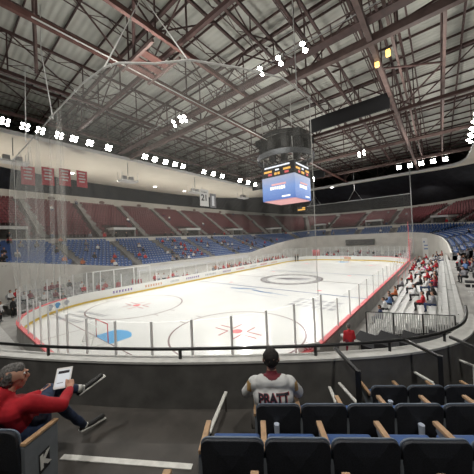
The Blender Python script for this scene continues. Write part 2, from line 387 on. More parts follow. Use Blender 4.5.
# vomitories: pale slab canopy over a dark opening with side walls
for k, (a, b) in VOM.items():
    root = empty('vomitory'); tag(root, f'vomitory opening under a pale slab, {ORD[min(19,k//2)]} from the left in the red upper tier', 'entrance', 'vomitories in the upper tier')
    def q(s, d, z): p = PT(s, 'rb', 0, d); return V((p.x, p.y, PT(s, 'rb').z+z))
    def hexa(pts_lo, z0, z1, name, m):
        mb = MB(); n_ = len(pts_lo); lo = [(p.x, p.y, p.z+z0) for p in pts_lo]; hi = [(p.x, p.y, p.z+z1) for p in pts_lo]
        mb.add(lo+hi, [tuple(range(n_)), tuple(range(2*n_-1, n_-1, -1))]+[(i, (i+1) % n_, n_+(i+1) % n_, n_+i) for i in range(n_)]); return mb.build(name, m, root)
    dp = 3.1 if wend((a+b)/2) < .5 else 2.6
    fl = [q(a, -.3, 0), q(b, -.3, 0), q(b, dp, 0), q(a, dp, 0)]
    hexa(fl, 1.25, 1.7, 'canopy', 'white')
    hexa([q(a+.3, .5, 0), q(b-.3, .5, 0), q(b-.3, .7, 0), q(a+.3, .7, 0)], -.9, 1.25, 'opening', 'dark_floor')  # solid dark slab standing in for the shade inside
    hexa([q(a, -.2, 0), q(a+.25, -.2, 0), q(a+.25, dp, 0), q(a, dp, 0)], -.6, 1.25, 'side_wall', 'aisle')
    hexa([q(b-.25, -.2, 0), q(b, -.2, 0), q(b, dp, 0), q(b-.25, dp, 0)], -.6, 1.25, 'side_wall', 'aisle')
# medallions on the rim band
for k in range(int(LT/9)):
    s = 4+9*k
    if s > LT-1: break
    a = PT(s, 'bd', -.9, -.12); n = NRM(s); mb = MB(); t_ = V((-n.y, n.x, 0))
    pts = [a+t_*(.6*math.cos(x*PI/8))+V((0, 0, .32*math.sin(x*PI/8))) for x in range(16)]
    mb.add([p for p in pts]+[p-n*.06 for p in pts], [tuple(range(16)), tuple(range(31, 15, -1))]+[(i, (i+1) % 16, 16+(i+1) % 16, 16+i) for i in range(16)])
    o = mb.build('section_marker', 'steel_pale', fix=True); tag(o, f'small oval section marker on the pale rim band, {ORD[min(k,19)]} from the left', 'sign', 'oval markers on the rim band')

# ------------------------------------------------------------------ rink
ice_pts = []
def rink(hx, hy, r, n=14):
    out = []
    for cx, cy, a0 in ((hx-r, hy-r, 0), (-hx+r, hy-r, 90), (-hx+r, -hy+r, 180), (hx-r, -hy+r, 270)):
        for i in range(n+1):
            a = math.radians(a0+90*i/n); out.append(V((cx+r*math.cos(a), cy+r*math.sin(a), 0)))
    return out
HX, HY, CR = 12.95, 30.48, 8.53
ice = MB().prism([(p.x, p.y) for p in rink(HX, HY, CR)], -.02, .02).build('ice_sheet', 'ice'); tag(ice, 'white ice sheet with painted hockey lines inside the boards', 'ice')
IZ = .024
def flat(name, poly, m, z=IZ, label=None):
    mb = MB(); mb.add([(x, y, z) for x, y in poly], [tuple(range(len(poly)))]); o = mb.build(name, m, ice, fix=False)
    if label: o['label'] = label
    return o
def ringf(name, cx, cy, r, wd, m, a0=0, a1=360, n=72, z=IZ):
    mb = MB(); vs = []; fs = []
    for i in range(n+1):
        a = math.radians(a0+(a1-a0)*i/n)
        for q in (r-wd/2, r+wd/2): vs.append((cx+q*math.cos(a), cy+q*math.sin(a), z))
    for i in range(n): fs.append((2*i, 2*i+1, 2*i+3, 2*i+2))
    mb.add(vs, fs); return mb.build(name, m, ice, fix=False)
def rectf(name, x0, y0, x1, y1, m, z=IZ): return flat(name, [(x0, y0), (x1, y0), (x1, y1), (x0, y1)], m, z)
for y in (-7.62, 7.62): rectf('blue_line', -HX+.05, y-.15, HX-.05, y+.15, 'ice_blue')
rectf('centre_line', -HX+.05, -.13, -4.6, .13, 'ice_dark'); rectf('centre_line', 4.6, -.13, HX-.05, .13, 'ice_dark')
for sy in (-1, 1):
    yg = sy*27.13; hw = 12.95-8.53+math.sqrt(8.53**2-(27.13-21.95)**2)
    rectf('goal_line', -hw, yg-.04, hw, yg+.04, 'ring_line')
    poly = [(-1.22, yg), (-1.22, yg-sy*1.37)]+[(1.83*math.sin(math.radians(a)), yg-sy*1.83*math.cos(math.radians(a))) for a in range(-42, 43, 6)]+[(1.22, yg-sy*1.37), (1.22, yg)]
    flat('goal_crease', poly, 'crease', IZ+.002, 'blue goal crease in front of the net')
    for sx in (-1, 1):
        cx, cy = sx*6.71, sy*21.03
        ringf('faceoff_circle', cx, cy, 4.57, .12, 'ring_line')
        mb = MB(); mb.add([(cx+.38*math.cos(a*PI/12), cy+.38*math.sin(a*PI/12), IZ) for a in range(24)], [tuple(range(24))]); mb.build('faceoff_dot', 'red_rail', ice, fix=False)
        for qx in (-1, 1):
            for qy in (-1, 1):
                rectf('hash_mark', cx+qx*.6-.06, cy+qy*.3, cx+qx*.6+.06, cy+qy*(.3+.95), 'ice_red')
                rectf('hash_mark', cx+qx*.6, cy+qy*.3-.06, cx+qx*(1.8), cy+qy*.3+.06, 'ice_red')
        for qx in (-1, 1):
            for qy in (-1, 1): rectf('hash_mark', cx+qx*4.6, cy+qy*.85-.04, cx+qx*5.2, cy+qy*.85+.04, 'ring_line')
        mb = MB(); mb.add([(sx*6.71+.3*math.cos(a*PI/12), sy*6.1+.3*math.sin(a*PI/12), IZ) for a in range(24)], [tuple(range(24))]); mb.build('faceoff_dot', 'red_rail', ice, fix=False)
    for sx in (-1, 1): rectf('trapezoid_line', sx*3.6-.04, yg, sx*3.6+.04, sy*30.3, 'ring_line')
ringf('centre_circle', 0, 0, 4.5, .28, 'ice_dark'); ringf('centre_circle', 0, 0, 3.75, .16, 'ice_dark'); ringf('logo_ring', 0, 0, 4.12, .34, 'ice_grey')
for k in range(26):
    a = k*2*PI/26
    flat('logo_letter', [(4.12*math.cos(a+d)*q, 4.12*math.sin(a+d)*q) for d, q in ((-.06, .965), (.05, .965), (.06, 1.035), (-.04, 1.035))], 'ice_dark', IZ+.003)
# stylised bird in the centre ring: wing, body and beak shapes
flat('logo_bird', [(-2.6, -.5), (-1.6, .6), (-.2, .9), (1.2, 1.5), (2.8, 1.2), (1.9, .6), (2.9, .2), (1.7, -.1), (2.2, -.7), (.8, -.6), (.2, -1.5), (-.6, -.8), (-1.8, -1.2), (-1.5, -.5)], 'ice_grey', IZ+.002)
flat('logo_bird', [(-2.2, -.3), (-1.3, .25), (.3, .45), (1.6, .95), (.9, .2), (-.4, -.2), (-1.3, -.4)], 'ice_dark', IZ+.004)
# sponsor art on the ice
for P0, P1, wd, m in (((-3.8, -9.6), (-.4, -8.6), .75, 'ice_swoosh'), ((-.6, -9.3), (2.7, -9.9), .55, 'ice_swoosh'), ((2.0, -9.6), (4.9, -10.1), .22, 'ice_swoosh'), ((-2.2, -10.7), (4.2, -11.4), .12, 'ice_swoosh')):
    a, b = V((*P0, 0)), V((*P1, 0)); n_ = (b-a).normalized(); c_ = V((-n_.y, n_.x, 0))*wd/2
    flat('ice_advert', [(a-c_*.3).to_tuple()[:2], (a+c_).to_tuple()[:2], (b+c_*.4).to_tuple()[:2], (b-c_*.2).to_tuple()[:2], ((a+b)/2-c_).to_tuple()[:2]], m)
for j in range(3):
    for i in range(6):
        x0 = 6.3+i*.75; y0 = -13.2+j*1.1
        flat('ice_advert', [(x0, y0), (x0+.5, y0+.1), (x0+.62, y0+.8), (x0+.15, y0+.7)], 'ice_grey')
for j in range(3):
    for i in range(7):
        x0 = -9.8+i*.62; y0 = -27.6+j*1.0+i*.12
        flat('ice_advert', [(x0, y0), (x0+.4, y0+.1), (x0+.45, y0+.65), (x0+.1, y0+.5)], 'ice_grey')
# scuffed lanes by the left boards
flat('ice_mark', [(-11.2, -9.6), (-10.8, -9.7), (-10.4, -2.0), (-10.8, -1.9)], 'ice_grey')

boards = empty('dasher_boards'); tag(boards, 'white dasher boards with yellow kick strip and red cap rail around the ice', 'boards')
def rink_strip(name, m, d0, d1, z0, z1, parent, sel=None):
    a = rink(HX+d0, HY+d0, CR+d0); b = rink(HX+d1, HY+d1, CR+d1); n_ = len(a); mb = MB()
    for i in range(n_):
        j = (i+1) % n_
        if sel and not sel((a[i]+a[j])/2): continue
        mb.add([(a[i].x, a[i].y, z0), (a[j].x, a[j].y, z0), (b[j].x, b[j].y, z0), (b[i].x, b[i].y, z0), (a[i].x, a[i].y, z1), (a[j].x, a[j].y, z1), (b[j].x, b[j].y, z1), (b[i].x, b[i].y, z1)],
               [(0, 3, 2, 1), (4, 5, 6, 7), (0, 1, 5, 4), (1, 2, 6, 5), (2, 3, 7, 6), (3, 0, 4, 7)])
    return mb.build(name, m, parent)
rink_strip('board', 'board', 0, .12, 0, 1.04, boards)
rink_strip('kick_plate', 'yellow', -.025, 0, .0, .22, boards)['label'] = 'yellow kick strip'
near = lambda p: p.x > 5 or p.y < -26
rink_strip('cap_rail', 'red_rail', -.04, .20, 1.04, 1.12, boards, near)['label'] = 'red cap rail'
rink_strip('cap_rail', 'white', -.04, .20, 1.04, 1.09, boards, lambda p: not near(p))['label'] = 'white cap rail'
rink_strip('outer_face', 'concrete', .121, .16, 0, .95, boards, near)['label'] = 'grey outer face'
# adverts on the left boards and far boards
def advert(y0, y1, m, glyphs=None):
    MB().box((-HX+.001, y0, .34), (-HX+.018, y1, .92)).build('advert_panel', 'board', boards)
    mb = MB(); n_ = glyphs or 7; st = (y1-y0)*.8/n_
    for i in range(n_):
        y = y0+(y1-y0)*.1+i*st; mb.prism([(y, .5), (y+st*.7, .5), (y+st*.6, .64), (y+st*.75, .78), (y+st*.1, .78), (y+st*.2, .62)], -HX+.019, -HX+.026, 'x')
    mb.build('advert_lettering', m, boards)
for (y0, y1, m) in ((-21, -17.8, 'ad_purple'), (-16.8, -13.4, 'ad_orange'), (-12.6, -10.6, 'ad_grey'), (-9.9, -6.4, 'ad_purple'), (-5.8, -2.6, 'ad_grey'), (-1.4, 1.4, 'ad_purple'), (2.4, 5.6, 'ad_red'), (6.8, 9.8, 'ad_grey'), (10.6, 14, 'ad_red'), (15, 18.6, 'ad_orange')): advert(y0, y1, m)
mb = MB()
for k in range(3): mb.box((-7+k*6., HY-.03, .4), (-5.4+k*6., HY-.005, .8))
mb.build('advert_panel', 'ad_orange', boards)
# corner board emblem (blue drop with grey ring) on the left near corner
for ang, m, rr in ((213, 'ad_blue', .28), (206, 'ad_grey', .26), (219, 'ad_grey', .3)):
    a = math.radians(ang); c = V((-HX+CR+(CR-.02)*math.cos(a), -HY+CR+(CR-.02)*math.sin(a), .65)); n_ = V((-math.cos(a), -math.sin(a), 0)); t_ = V((-n_.y, n_.x, 0))
    mb = MB(); pts = [c+t_*(rr*math.cos(k*PI/8)*(1.3 if k < 8 else .8))+V((0, 0, rr*math.sin(k*PI/8))) for k in range(16)]
    mb.add(pts+[p+n_*.02 for p in pts], [tuple(range(16)), tuple(range(31, 15, -1))]+[(i, (i+1) % 16, 16+(i+1) % 16, 16+i) for i in range(16)]); mb.build('board_emblem', m, boards)

# glass: posts and panes
glass = empty('rink_glass'); tag(glass, 'clear safety glass on posts standing on the dasher boards', 'glass')
path = []
def rpt(x, y): return V((x, y, 0))
ang = [i*9.41 for i in range(1, 10)]
gp = []   # list of (pos, normal, zone)
r_ = CR+.08; X_ = HX+.08; Y_ = HY+.08
def arc(cx, cy, a0, n=9): return [(V((cx+r_*math.cos(math.radians(a0+90*i/n)), cy+r_*math.sin(math.radians(a0+90*i/n)), 0)), 'end') for i in range(n)]
gp += [(V((X_, -HY+CR+2.44*i, 0)), 'side') for i in range(18)]
gp += arc(HX-CR, HY-CR, 0)+[(V((HX-CR-1.47*i, Y_, 0)), 'end') for i in range(6)]
gp += arc(-HX+CR, HY-CR, 90)+[(V((-X_, HY-CR-2.44*i, 0)), 'side') for i in range(18)]
gp += arc(-HX+CR, -HY+CR, 180)+[(V((-HX+CR+1.47*i+(.9 if i else 0), -Y_, 0)), 'end') for i in range(6)]+[(V((HX-CR+r_*math.cos(math.radians(270+10*(i+.45))), -HY+CR+r_*math.sin(math.radians(270+10*(i+.45))), 0)), 'end') for i in range(9)]
zt = {'side': 2.72, 'end': 3.4}
for i, (p, zn) in enumerate(gp):
    q, zq = gp[(i+1) % len(gp)]; h = zt[zn]; d = (q-p).normalized()
    if zn == 'side' and zq == 'end' and p.x < 0: pass
    prev = gp[i-1][1]; hp = max(h, zt[prev])
    MB().box((p.x-.035, p.y-.035, 1.09), (p.x+.035, p.y+.035, hp)).build('glass_post', 'post', glass)
    a = p+d*.04; b = q-d*.04; n_ = V((-d.y, d.x, 0))*.006
    MB().add([a-n_+V((0, 0, 1.1)), b-n_+V((0, 0, 1.1)), b+n_+V((0, 0, 1.1)), a+n_+V((0, 0, 1.1)), a-n_+V((0, 0, h-.05)), b-n_+V((0, 0, h-.05)), b+n_+V((0, 0, h-.05)), a+n_+V((0, 0, h-.05))],
             [(0, 3, 2, 1), (4, 5, 6, 7), (0, 1, 5, 4), (1, 2, 6, 5), (2, 3, 7, 6), (3, 0, 4, 7)]).build('glass_pane', 'glass', glass, fix=False)

# goals
def goal(y, s, label):
    g = empty('hockey_goal', (0, y, .02)); tag(g, label, 'goal')
    MB().tube([(-.915, 0, 0), (-.915, 0, 1.22), (.915, 0, 1.22), (.915, 0, 0)], .035, 8).build('goal_frame', 'red_rail', g, smooth=True)
    MB().tube([(-.915, 0, .02), (-.75, -s*1.0, .02), (-.4, -s*1.1, .02), (.4, -s*1.1, .02), (.75, -s*1.0, .02), (.915, 0, .02)], .025, 6).tube([(-.75, -s*.95, .02), (-.6, -s*.55, 1.2), (.6, -s*.55, 1.2), (.75, -s*.95, .02)], .02, 6).build('rear_frame', 'white', g)
    mb = MB(); mb.add([(-.9, 0, 1.2), (.9, 0, 1.2), (.6, -s*.55, 1.2), (-.6, -s*.55, 1.2), (-.9, 0, .03), (-.75, -s*1, .03), (.75, -s*1, .03), (.9, 0, .03)], [(0, 1, 2, 3), (3, 2, 6, 5), (0, 3, 5, 4), (1, 7, 6, 2)])
    mb.build('goal_net', 'net', g, fix=False)
goal(-27.13, 1, 'red framed hockey goal with white net beside the near blue crease'); goal(27.13, -1, 'small red framed hockey goal at the far end of the ice')

# protective netting: hangs from a curved cable down to the top of the end glass
netr = empty('protective_netting'); tag(netr, 'sheer protective netting hung behind the near end of the rink from a curved cable', 'netting')
top = [(-4.6, -30.56, 12.5), (0, -30.56, 12.4), (4.42, -30.5, 12.5), (5.31, -30.48, 12.5), (7.56, -30.43, 12.5), (8.96, -30.25, 12.5), (9.55, -30.04, 12.5), (10.49, -29.22, 12.45), (11.43, -28.48, 12.5), (12.44, -27, 12.5), (13.3, -25.4, 12.5), (13.6, -23.6, 12.4)]
foot = [V((-4.6, -30.56, 3.4)), V((0, -30.56, 3.4)), V((4.42, -30.56, 3.4))]+[V((4.42+8.61*math.sin(math.radians(q)), -21.95-8.61*math.cos(math.radians(q)), 3.4)) for q in (7, 21, 31, 36, 45, 53, 64, 76, 88)]
def resample(P, n):
    P = [V(p) for p in P]; D = [0]
    for i in range(1, len(P)): D.append(D[-1]+(P[i]-P[i-1]).length)
    out = []
    for k in range(n+1):
        s = D[-1]*k/n; i = max(j for j in range(len(D)) if D[j] <= s+1e-9); i = min(i, len(P)-2); out.append(P[i].lerp(P[i+1], (s-D[i])/(D[i+1]-D[i])))
    return out
T_, B_ = [], []
NCOL = 180
for i in range(NCOL+1):
    q = i/NCOL*(len(top)-1); j = min(int(q), len(top)-2); T_.append(V(top[j]).lerp(V(top[j+1]), q-j)); B_.append(foot[j].lerp(foot[j+1], q-j))
mb = MB(); n_ = NCOL+1; vs = []; fs = []
for j in range(9):
    for i in range(NCOL+1):
        f = j/8; p = B_[i].lerp(T_[i], f); d = (p-V((0, -20, p.z))); d.normalize(); am = .42*max(0, 1-i/55)+.08; vs.append(p+d*(am*math.sin(i*.85+.6*math.sin(i*.31))*(.35+.65*math.sin(PI*f))))
for j in range(8):
    for i in range(NCOL): fs.append((j*n_+i, j*n_+i+1, (j+1)*n_+i+1, (j+1)*n_+i))
mb.add(vs, fs); mb.build('net_sheet', 'net', netr, smooth=True, fix=False)
MB().tube(top, .035, 6).build('top_cable', 'cable', netr)
for i in (0, NCOL): MB().tube([B_[i], B_[i].lerp(T_[i], .5), T_[i]], .014, 5).build('net_seam', 'cable', netr)
for a, b in ((at(104, 68, 12.5), at(141, -2, 24)), (at(187, 59, 12.5), at(144, -2, 24)), (at(53, 119, 12.5), at(41, 50, 22)), (at(41, 50, 22), at(40, 4, 26)), (at(26, 142, 12.5), at(25, 68, 22.4))):
    MB().tube([a, b], .026, 6).build('hanger_cable', 'cable', netr)
for i in range(0, NCOL+1, 30): MB().ball(T_[i], .06, n=6).build('cable_clip', 'cable', netr)
# far netting with straight top bar
nf = empty('far_netting'); tag(nf, 'faint netting hanging behind the far goal from a thin straight bar', 'netting')
mb = MB(); mb.add([(-11, 31, 3.3), (13.2, 31, 3.3), (13.2, 31, 14.6), (-11, 31, 14.6)], [(0, 1, 2, 3)]); mb.build('net_sheet', 'net_far', nf, fix=False)
MB().tube([(-12, 31, 14.6), (13.2, 31, 14.6)], .05, 6).build('top_bar', 'galv', nf)
MB().tube([(13.2, 31, 1.1), (13.2, 31, 20)], .09, 6).build('end_pole', 'galv', nf)
for x in (-8, 2): MB().tube([(x-1.6, 31, 14.6), (x, 31, 17.2), (x+1.6, 31, 14.6)], .04, 5).tube([(x, 31, 17.2), (x, 31, 24)], .04, 5).build('hanger_cable', 'galv', nf)

# ------------------------------------------------------------------ roof steel
def truss_x(y, x0, x1, zb, zt, lab, bw=.35, bh=.5, m='steel', mb_='steel_pale', step=5.5, ph=0):
    t = empty('roof_truss', (0, y, 0)); tag(t, lab, 'truss', 'roof trusses running across the rink')
    MB().beam((x0, 0, zb), (x1, 0, zb), bw, bh).build('bottom_chord', mb_, t)
    MB().beam((x0, 0, zt), (x1, 0, zt), .28, .3).build('top_chord', m, t)
    x = x0+ph; k = 0
    while x+step <= x1:
        MB().beam((x, 0, zb), (x, 0, zt), .11, .11).build('post', m, t)
        MB().beam((x, 0, zb if k % 2 else zt), (x+step, 0, zt if k % 2 else zb), .09, .12).build('brace', m, t); x += step; k += 1
def truss_y(x, y0, y1, zb, zt, lab, bw=.3, bh=.35, m='steel', mb_='steel', step=6.2):
    t = empty('roof_truss', (x, 0, 0)); tag(t, lab, 'truss', 'roof trusses running along the rink')
    MB().beam((0, y0, zb), (0, y1, zb), bw, bh).build('bottom_chord', mb_, t)
    MB().beam((0, y0, zt), (0, y1, zt), .22, .24).build('top_chord', m, t)
    y = y0; k = 0
    while y+step <= y1:
        MB().beam((0, y, zb), (0, y, zt), .10, .10).build('post', m, t)
        MB().beam((0, y, zb if k % 2 else zt), (0, y+step, zt if k % 2 else zb), .085, .11).build('brace', m, t); y += step; k += 1
truss_x(-12.5, -26, 30, 21.2, 26.4, 'pale steel roof truss crossing the rink above the near blue line, carrying floodlights', .45, .6, step=7)
truss_x(-21.2, -30, 30, 22.4, 26.3, 'dark steel roof truss crossing above the near faceoff circles', .3, .35, mb_='steel')
truss_x(2.6, -26, 28, 21.4, 26.3, 'dark steel roof truss crossing above centre ice', .35, .4, mb_='steel', step=6)
truss_x(16.5, -26, 28, 21.6, 26.3, 'dark steel roof truss crossing above the far blue line', .35, .4, mb_='steel_pale', step=6)
truss_x(31, -26, 28, 21.8, 26.3, 'dark steel roof truss crossing near the far end of the rink', .4, .5, mb_='steel_pale', step=5)
truss_x(44, -40, 40, 21.8, 26.3, 'dark steel roof truss crossing beyond the far ceiling ring', .4, .5, mb_='steel', step=5)
truss_y(-2, -42, 58, 21.2, 26.2, 'reddish roof truss running the length of the rink left of centre', .3, .4, mb_='steel_red')
truss_y(2.6, -30, -13, 21.4, 26.2, 'short red roof truss above the near left corner', .28, .32, mb_='steel_red')
truss_y(-12, -42, 58, 22.4, 26.2, 'dark roof truss running above the left half of the rink')
truss_y(-20.5, -42, 58, 22.2, 26.2, 'dark roof truss running above the left seats')
truss_y(14.2, -30, 58, 21.2, 26.2, 'heavy pale roof truss running along the right side above the boards', .35, .4, mb_='steel_pale', step=7.5)
truss_y(15.4, -30, 58, 22.2, 26.2, 'pale roof truss beside the heavy right truss', .2, .25, mb_='steel_pale', step=7.5)
truss_y(13.2, -30, 30, 23.6, 26.2, 'thin roof truss just left of the heavy right truss', .22, .25)
truss_y(18.7, -20, 40, 22.4, 26.2, 'brown roof truss over the right bleachers', .22, .5, mb_='steel_pale', step=5)
truss_y(9.4, -28, 58, 23.4, 26.2, 'thin brown roof truss running right of centre', .22, .25)
truss_y(5.5, -28, 58, 24.4, 26.2, 'thin dark roof truss running just right of centre', .18, .2, step=4)
truss_y(26, -20, 58, 22.4, 26.2, 'dark roof truss over the right seats')
for k in range(30):
    y = -38+k*3.0; o = MB().beam((-42, y, 26.75), (42, y, 26.8), .09, .22).build('roof_purlin', 'steel'); tag(o, f'slim roof purlin under the deck, {ordw(k+1)} counted away from the viewer', 'purlin', 'purlins across the roof')
for k in range(16):
    x = -33+k*4.1
    j = empty('roof_joist', (x, 0, 0)); tag(j, f'open web roof joist running lengthwise under the deck, {ORD[k]} from the left', 'joist', 'joists along the roof')
    MB().beam((0, -40, 26.5), (0, 58, 26.5), .10, .09).build('top_chord', 'steel', j); MB().beam((0, -40, 25.7), (0, 58, 25.7), .07, .07).build('bottom_chord', 'steel', j)
    mb = MB()
    for i in range(60): mb.beam((0, -40+i*1.6, 25.7 if i % 2 else 26.5), (0, -38.4+i*1.6, 26.5 if i % 2 else 25.7), .045, .045)
    mb.build('web', 'steel', j, fix=False)
# loose diagonal struts, pipes, catwalk pieces
for i, (a, b, r, m, l) in enumerate([((-3.2, -29.5, 26), (-7, -28.6, 20.5), .13, 'steel_pale', 'pale round strut slanting down in the top left of the roof'),
    ((-2, -24, 21.2), (-9, -22, 26), .12, 'steel', 'dark diagonal strut left of the near truss joint'),
    ((-1, -23.5, 21.2), (4, -26, 26.2), .12, 'steel', 'dark diagonal strut rising right from the near truss joint'),
    ((14.2, -12.5, 21.2), (20, -7, 26), .1, 'steel', 'dark diagonal brace at the right of the pale truss'),
    ((18.7, -3, 22.4), (14.3, 2.6, 21.4), .09, 'steel', 'thin diagonal brace over the right bleachers'),
    ((18.7, -3, 22.4), (14.2, -8, 21.3), .09, 'steel', 'second thin brace over the right bleachers'),
    ((-26, -14.5, 22.2), (24, -14.5, 22.2), .04, 'galv', 'thin pipe handrail beside the pale truss catwalk'),
    ((-1.4, -30, 20.8), (-1.4, 20, 20.8), .05, 'cable', 'white conduit running along the reddish truss'),
    ((4.5, -14, 25.5), (9, -3, 25.5), .06, 'cable', 'pale pipe lit by the lamps under the centre roof')]):
    o = MB().tube([a, b], r, 8).build('roof_strut' if r > .06 else 'roof_pipe', m); tag(o, l, 'strut' if r > .06 else 'pipe')
cw = empty('catwalk', (0, 0, 0)); tag(cw, 'catwalk with handrails alongside the pale near truss', 'catwalk')
MB().box((-24, -14.8, 21.3), (24, -14.0, 21.36)).build('deck', 'steel', cw)
for x in range(-24, 25, 2): MB().beam((x, -14.8, 21.3), (x, -14.8, 22.3), .06, .06).build('handrail_post', 'steel_pale', cw)
MB().beam((-24, -14.8, 22.3), (24, -14.8, 22.3), .06, .08).beam((-24, -14.8, 21.8), (24, -14.8, 21.8), .04, .05).build('handrail', 'steel_pale', cw)
pf = empty('roof_platform', (0, 0, 0)); tag(pf, 'small red slatted platform hung on the reddish truss, upper left', 'platform')
for k in range(3): MB().box((-1.6+k*1.0, -23.8, 20.9), (-.9+k*1.0, -21.6, 21.0)).build('plank', 'steel_red', pf)
MB().box((-2.2, -24, 20.75), (2.4, -23.8, 21.0)).box((-2.2, -21.6, 20.75), (2.4, -21.4, 21.0)).build('bearer', 'steel_pale', pf)
# long black drape bar
bd = MB(); bd.box((5, -2.6, 19.9), (14.1, -2.3, 21.6)); o = bd.build('rolled_curtain', 'black'); tag(o, 'long black rolled curtain hanging below the roof steel right of the scoreboard', 'curtain')
o = MB().box((-22, 22, 19.7), (-2, 22.4, 21.5)).build('rolled_curtain', 'black'); tag(o, 'dark hanging curtain beyond the scoreboard on the left', 'curtain')
# yellow work lamps in the roof
for k, p in enumerate((at(377, 64, 20.9), at(388, 53, 20.9))):
    l = empty('roof_lamp', p); tag(l, ('lower' if k == 0 else 'upper')+' small yellow work lamp glowing among the right roof trusses', 'lamp', 'yellow roof lamps')
    MB().box((-.16, -.16, -.25), (.16, .16, .25)).build('lamp_body', 'lamp_yellow', l, bevel=.06); MB().box((-.2, -.2, .25), (.2, .2, .36)).build('lamp_cap', 'black_metal', l)

# ------------------------------------------------------------------ floodlights
flp = None
def floodlight(p, aim, lab, grp, heads=2, sz=.30):
    l = empty('floodlight', p); tag(l, lab, 'floodlight', grp)
    d = V(aim)-V(p); d.normalize(); x = d.cross(V((0, 0, 1))).normalized(); y = x.cross(d)
    for i in range(heads):
        for j in range(2):
            c = x*((i-(heads-1)/2)*sz*1.75)+y*((j-.5)*sz*1.7)
            MB().tube([c-d*.35, c-d*.1, c+d*.05], 0, 12, radii=[.1, sz*.62, sz*.72]).build('lamp_housing', 'black_metal', l, smooth=True)
            MB().tube([c+d*.05, c+d*.09], 0, 12, radii=[sz*.6, sz*.5]).build('lamp_lens', 'lamp', l)
    MB().beam((0, 0, -sz*1.5), (0, 0, sz*1.6), .06, .06).build('bracket', 'galv', l)
k = 0
for y in (-28.7, -26.9, -25.4, -23.4, -21.7, -19.7, -17.1, -11.1, -9.2, -7.0, -4.9, -3.0, 2.6, 5.4, 8.3, 14.8, 18.2, 21.5):
    floodlight((-20.6, y, 21.15), (0, y*.7-4, 4), f'white floodlight cluster above the left ceiling ring, {ORD[k]} from the left', 'floodlights above the left ceiling ring'); k += 1
for k, x in enumerate((-6.9, -5.2, 5.9, 7.8, 10.0)):
    floodlight((x, -15.2, 20.9+.5*(k > 1)), (x*.7+3, -24, 2), f'floodlight pair on the catwalk of the near truss, {ORD[k]} from the left', 'floodlights on the near catwalk', 1 if k != 1 else 2, .32)
for k, x in enumerate((11.1, 13.2, 15.2, 17.2, 19.2)):
    floodlight((x, 33.2, 21.1), (6, 0, 2), f'floodlight cluster above the far ceiling ring, {ORD[k]} from the left', 'floodlights above the far ceiling ring')
for k, y in enumerate((3, 6, 10, 13, 16, 19, 22)):
    floodlight((22.1, y, 21.1 if y < 8 else 20.9), (2, y-8, 2), f'floodlight cluster above the right ceiling ring, {ORD[k]} nearest', 'floodlights above the right ceiling ring')
for k, (x, y, z) in enumerate(((-4.5, 22, 19.6), (8, 14, 20.6), (7.2, 14, 20.5))):
    floodlight((x, y, z), (6, -20, 4), ('bright lamp showing at the right edge of the scoreboard', 'right hand lamp of the pair under the roof right of the scoreboard', 'left hand lamp of the pair under the roof right of the scoreboard')[k], 'far roof lamps', 1, .3)

# ------------------------------------------------------------------ scoreboard
mk('support_grey', (.07, .075, .08), .6)
sb = empty('scoreboard', (0, 0, 11.75)); tag(sb, 'four sided video scoreboard hanging over centre ice', 'scoreboard')
H = 2.62
MB().box((-H+.06, -H+.06, .1), (H-.06, H-.06, 5.2)).build('cabinet', 'black_metal', sb)
for ax, sg in (('y', -1), ('x', 1), ('x', -1), ('y', 1)):
    def panel(x0, x1, z0, z1, m, name, off=.0):
        t0, t1 = (H-.02+off), (H+.04+off)
        if ax == 'y':
            a, b = sorted((sg*t0, sg*t1)); o = MB().box((x0, a, z0), (x1, b, z1)).build(name, m, sb)
        else:
            a, b = sorted((sg*t0, sg*t1)); o = MB().box((a, x0, z0), (b, x1, z1)).build(name, m, sb)
        return o
    panel(-H, H, .05, 3.45, 'screen', 'video_screen')['label'] = 'blue video screen'
    panel(-H, H, 3.5, 5.2, 'black', 'score_panel')
    panel(-2.1, 2.0, 4.78, 4.98, 'screen_white', 'title_strip', .07)
    panel(-2.2, -.9, 4.15, 4.42, 'screen_amber', 'team_name', .07); panel(1.0, 2.1, 4.15, 4.42, 'screen_amber', 'team_name', .07)
    panel(-.3, .3, 4.3, 4.5, 'screen_white', 'period_digits', .07)
    panel(-1.5, -.9, 3.68, 3.98, 'screen_red', 'score_digits', .07); panel(1.2, 1.8, 3.68, 3.98, 'screen_red', 'score_digits', .07)
    panel(-.45, -.1, 3.7, 4.02, 'screen_amber', 'clock_digits', .07); panel(.05, .4, 3.7, 4.02, 'screen_amber', 'clock_digits', .07)
    # bright lettering on the screen (illegible swash) and red underline
    for i in range(7):
        x = -1.25+i*.36; panel(x, x+.24, 1.55+.05*math.sin(i), 2.0, 'screen_white', 'screen_lettering', .07)
    panel(-1.0, 1.3, 2.15, 2.4, 'screen_pink', 'screen_lettering', .07)
    panel(.6, 1.9, .35, .55, 'screen_white', 'screen_caption', .07)
MB().box((-H+.15, -H+.15, -.03), (H-.15, H-.15, .08)).build('underside_screen', 'screen_pink', sb)['label'] = 'pink lit underside panel'
def torus(cx, cy, z, r, rr, h, n=40):
    mb = MB(); vs = []; fs = []
    for i in range(n):
        a = 2*PI*i/n
        for q, zz in ((r, z), (r+rr, z), (r+rr, z+h), (r, z+h)): vs.append((cx+q*math.cos(a), cy+q*math.sin(a), zz))
    for i in range(n):
        j = (i+1) % n
        for k in range(4): fs.append((i*4+k, i*4+(k+1) % 4, j*4+(k+1) % 4, j*4+k))
    return mb.add(vs, fs)
torus(0, 0, 6.1, 4.0, .25, .7).build('support_ring', 'support_grey', sb)
mb = MB()
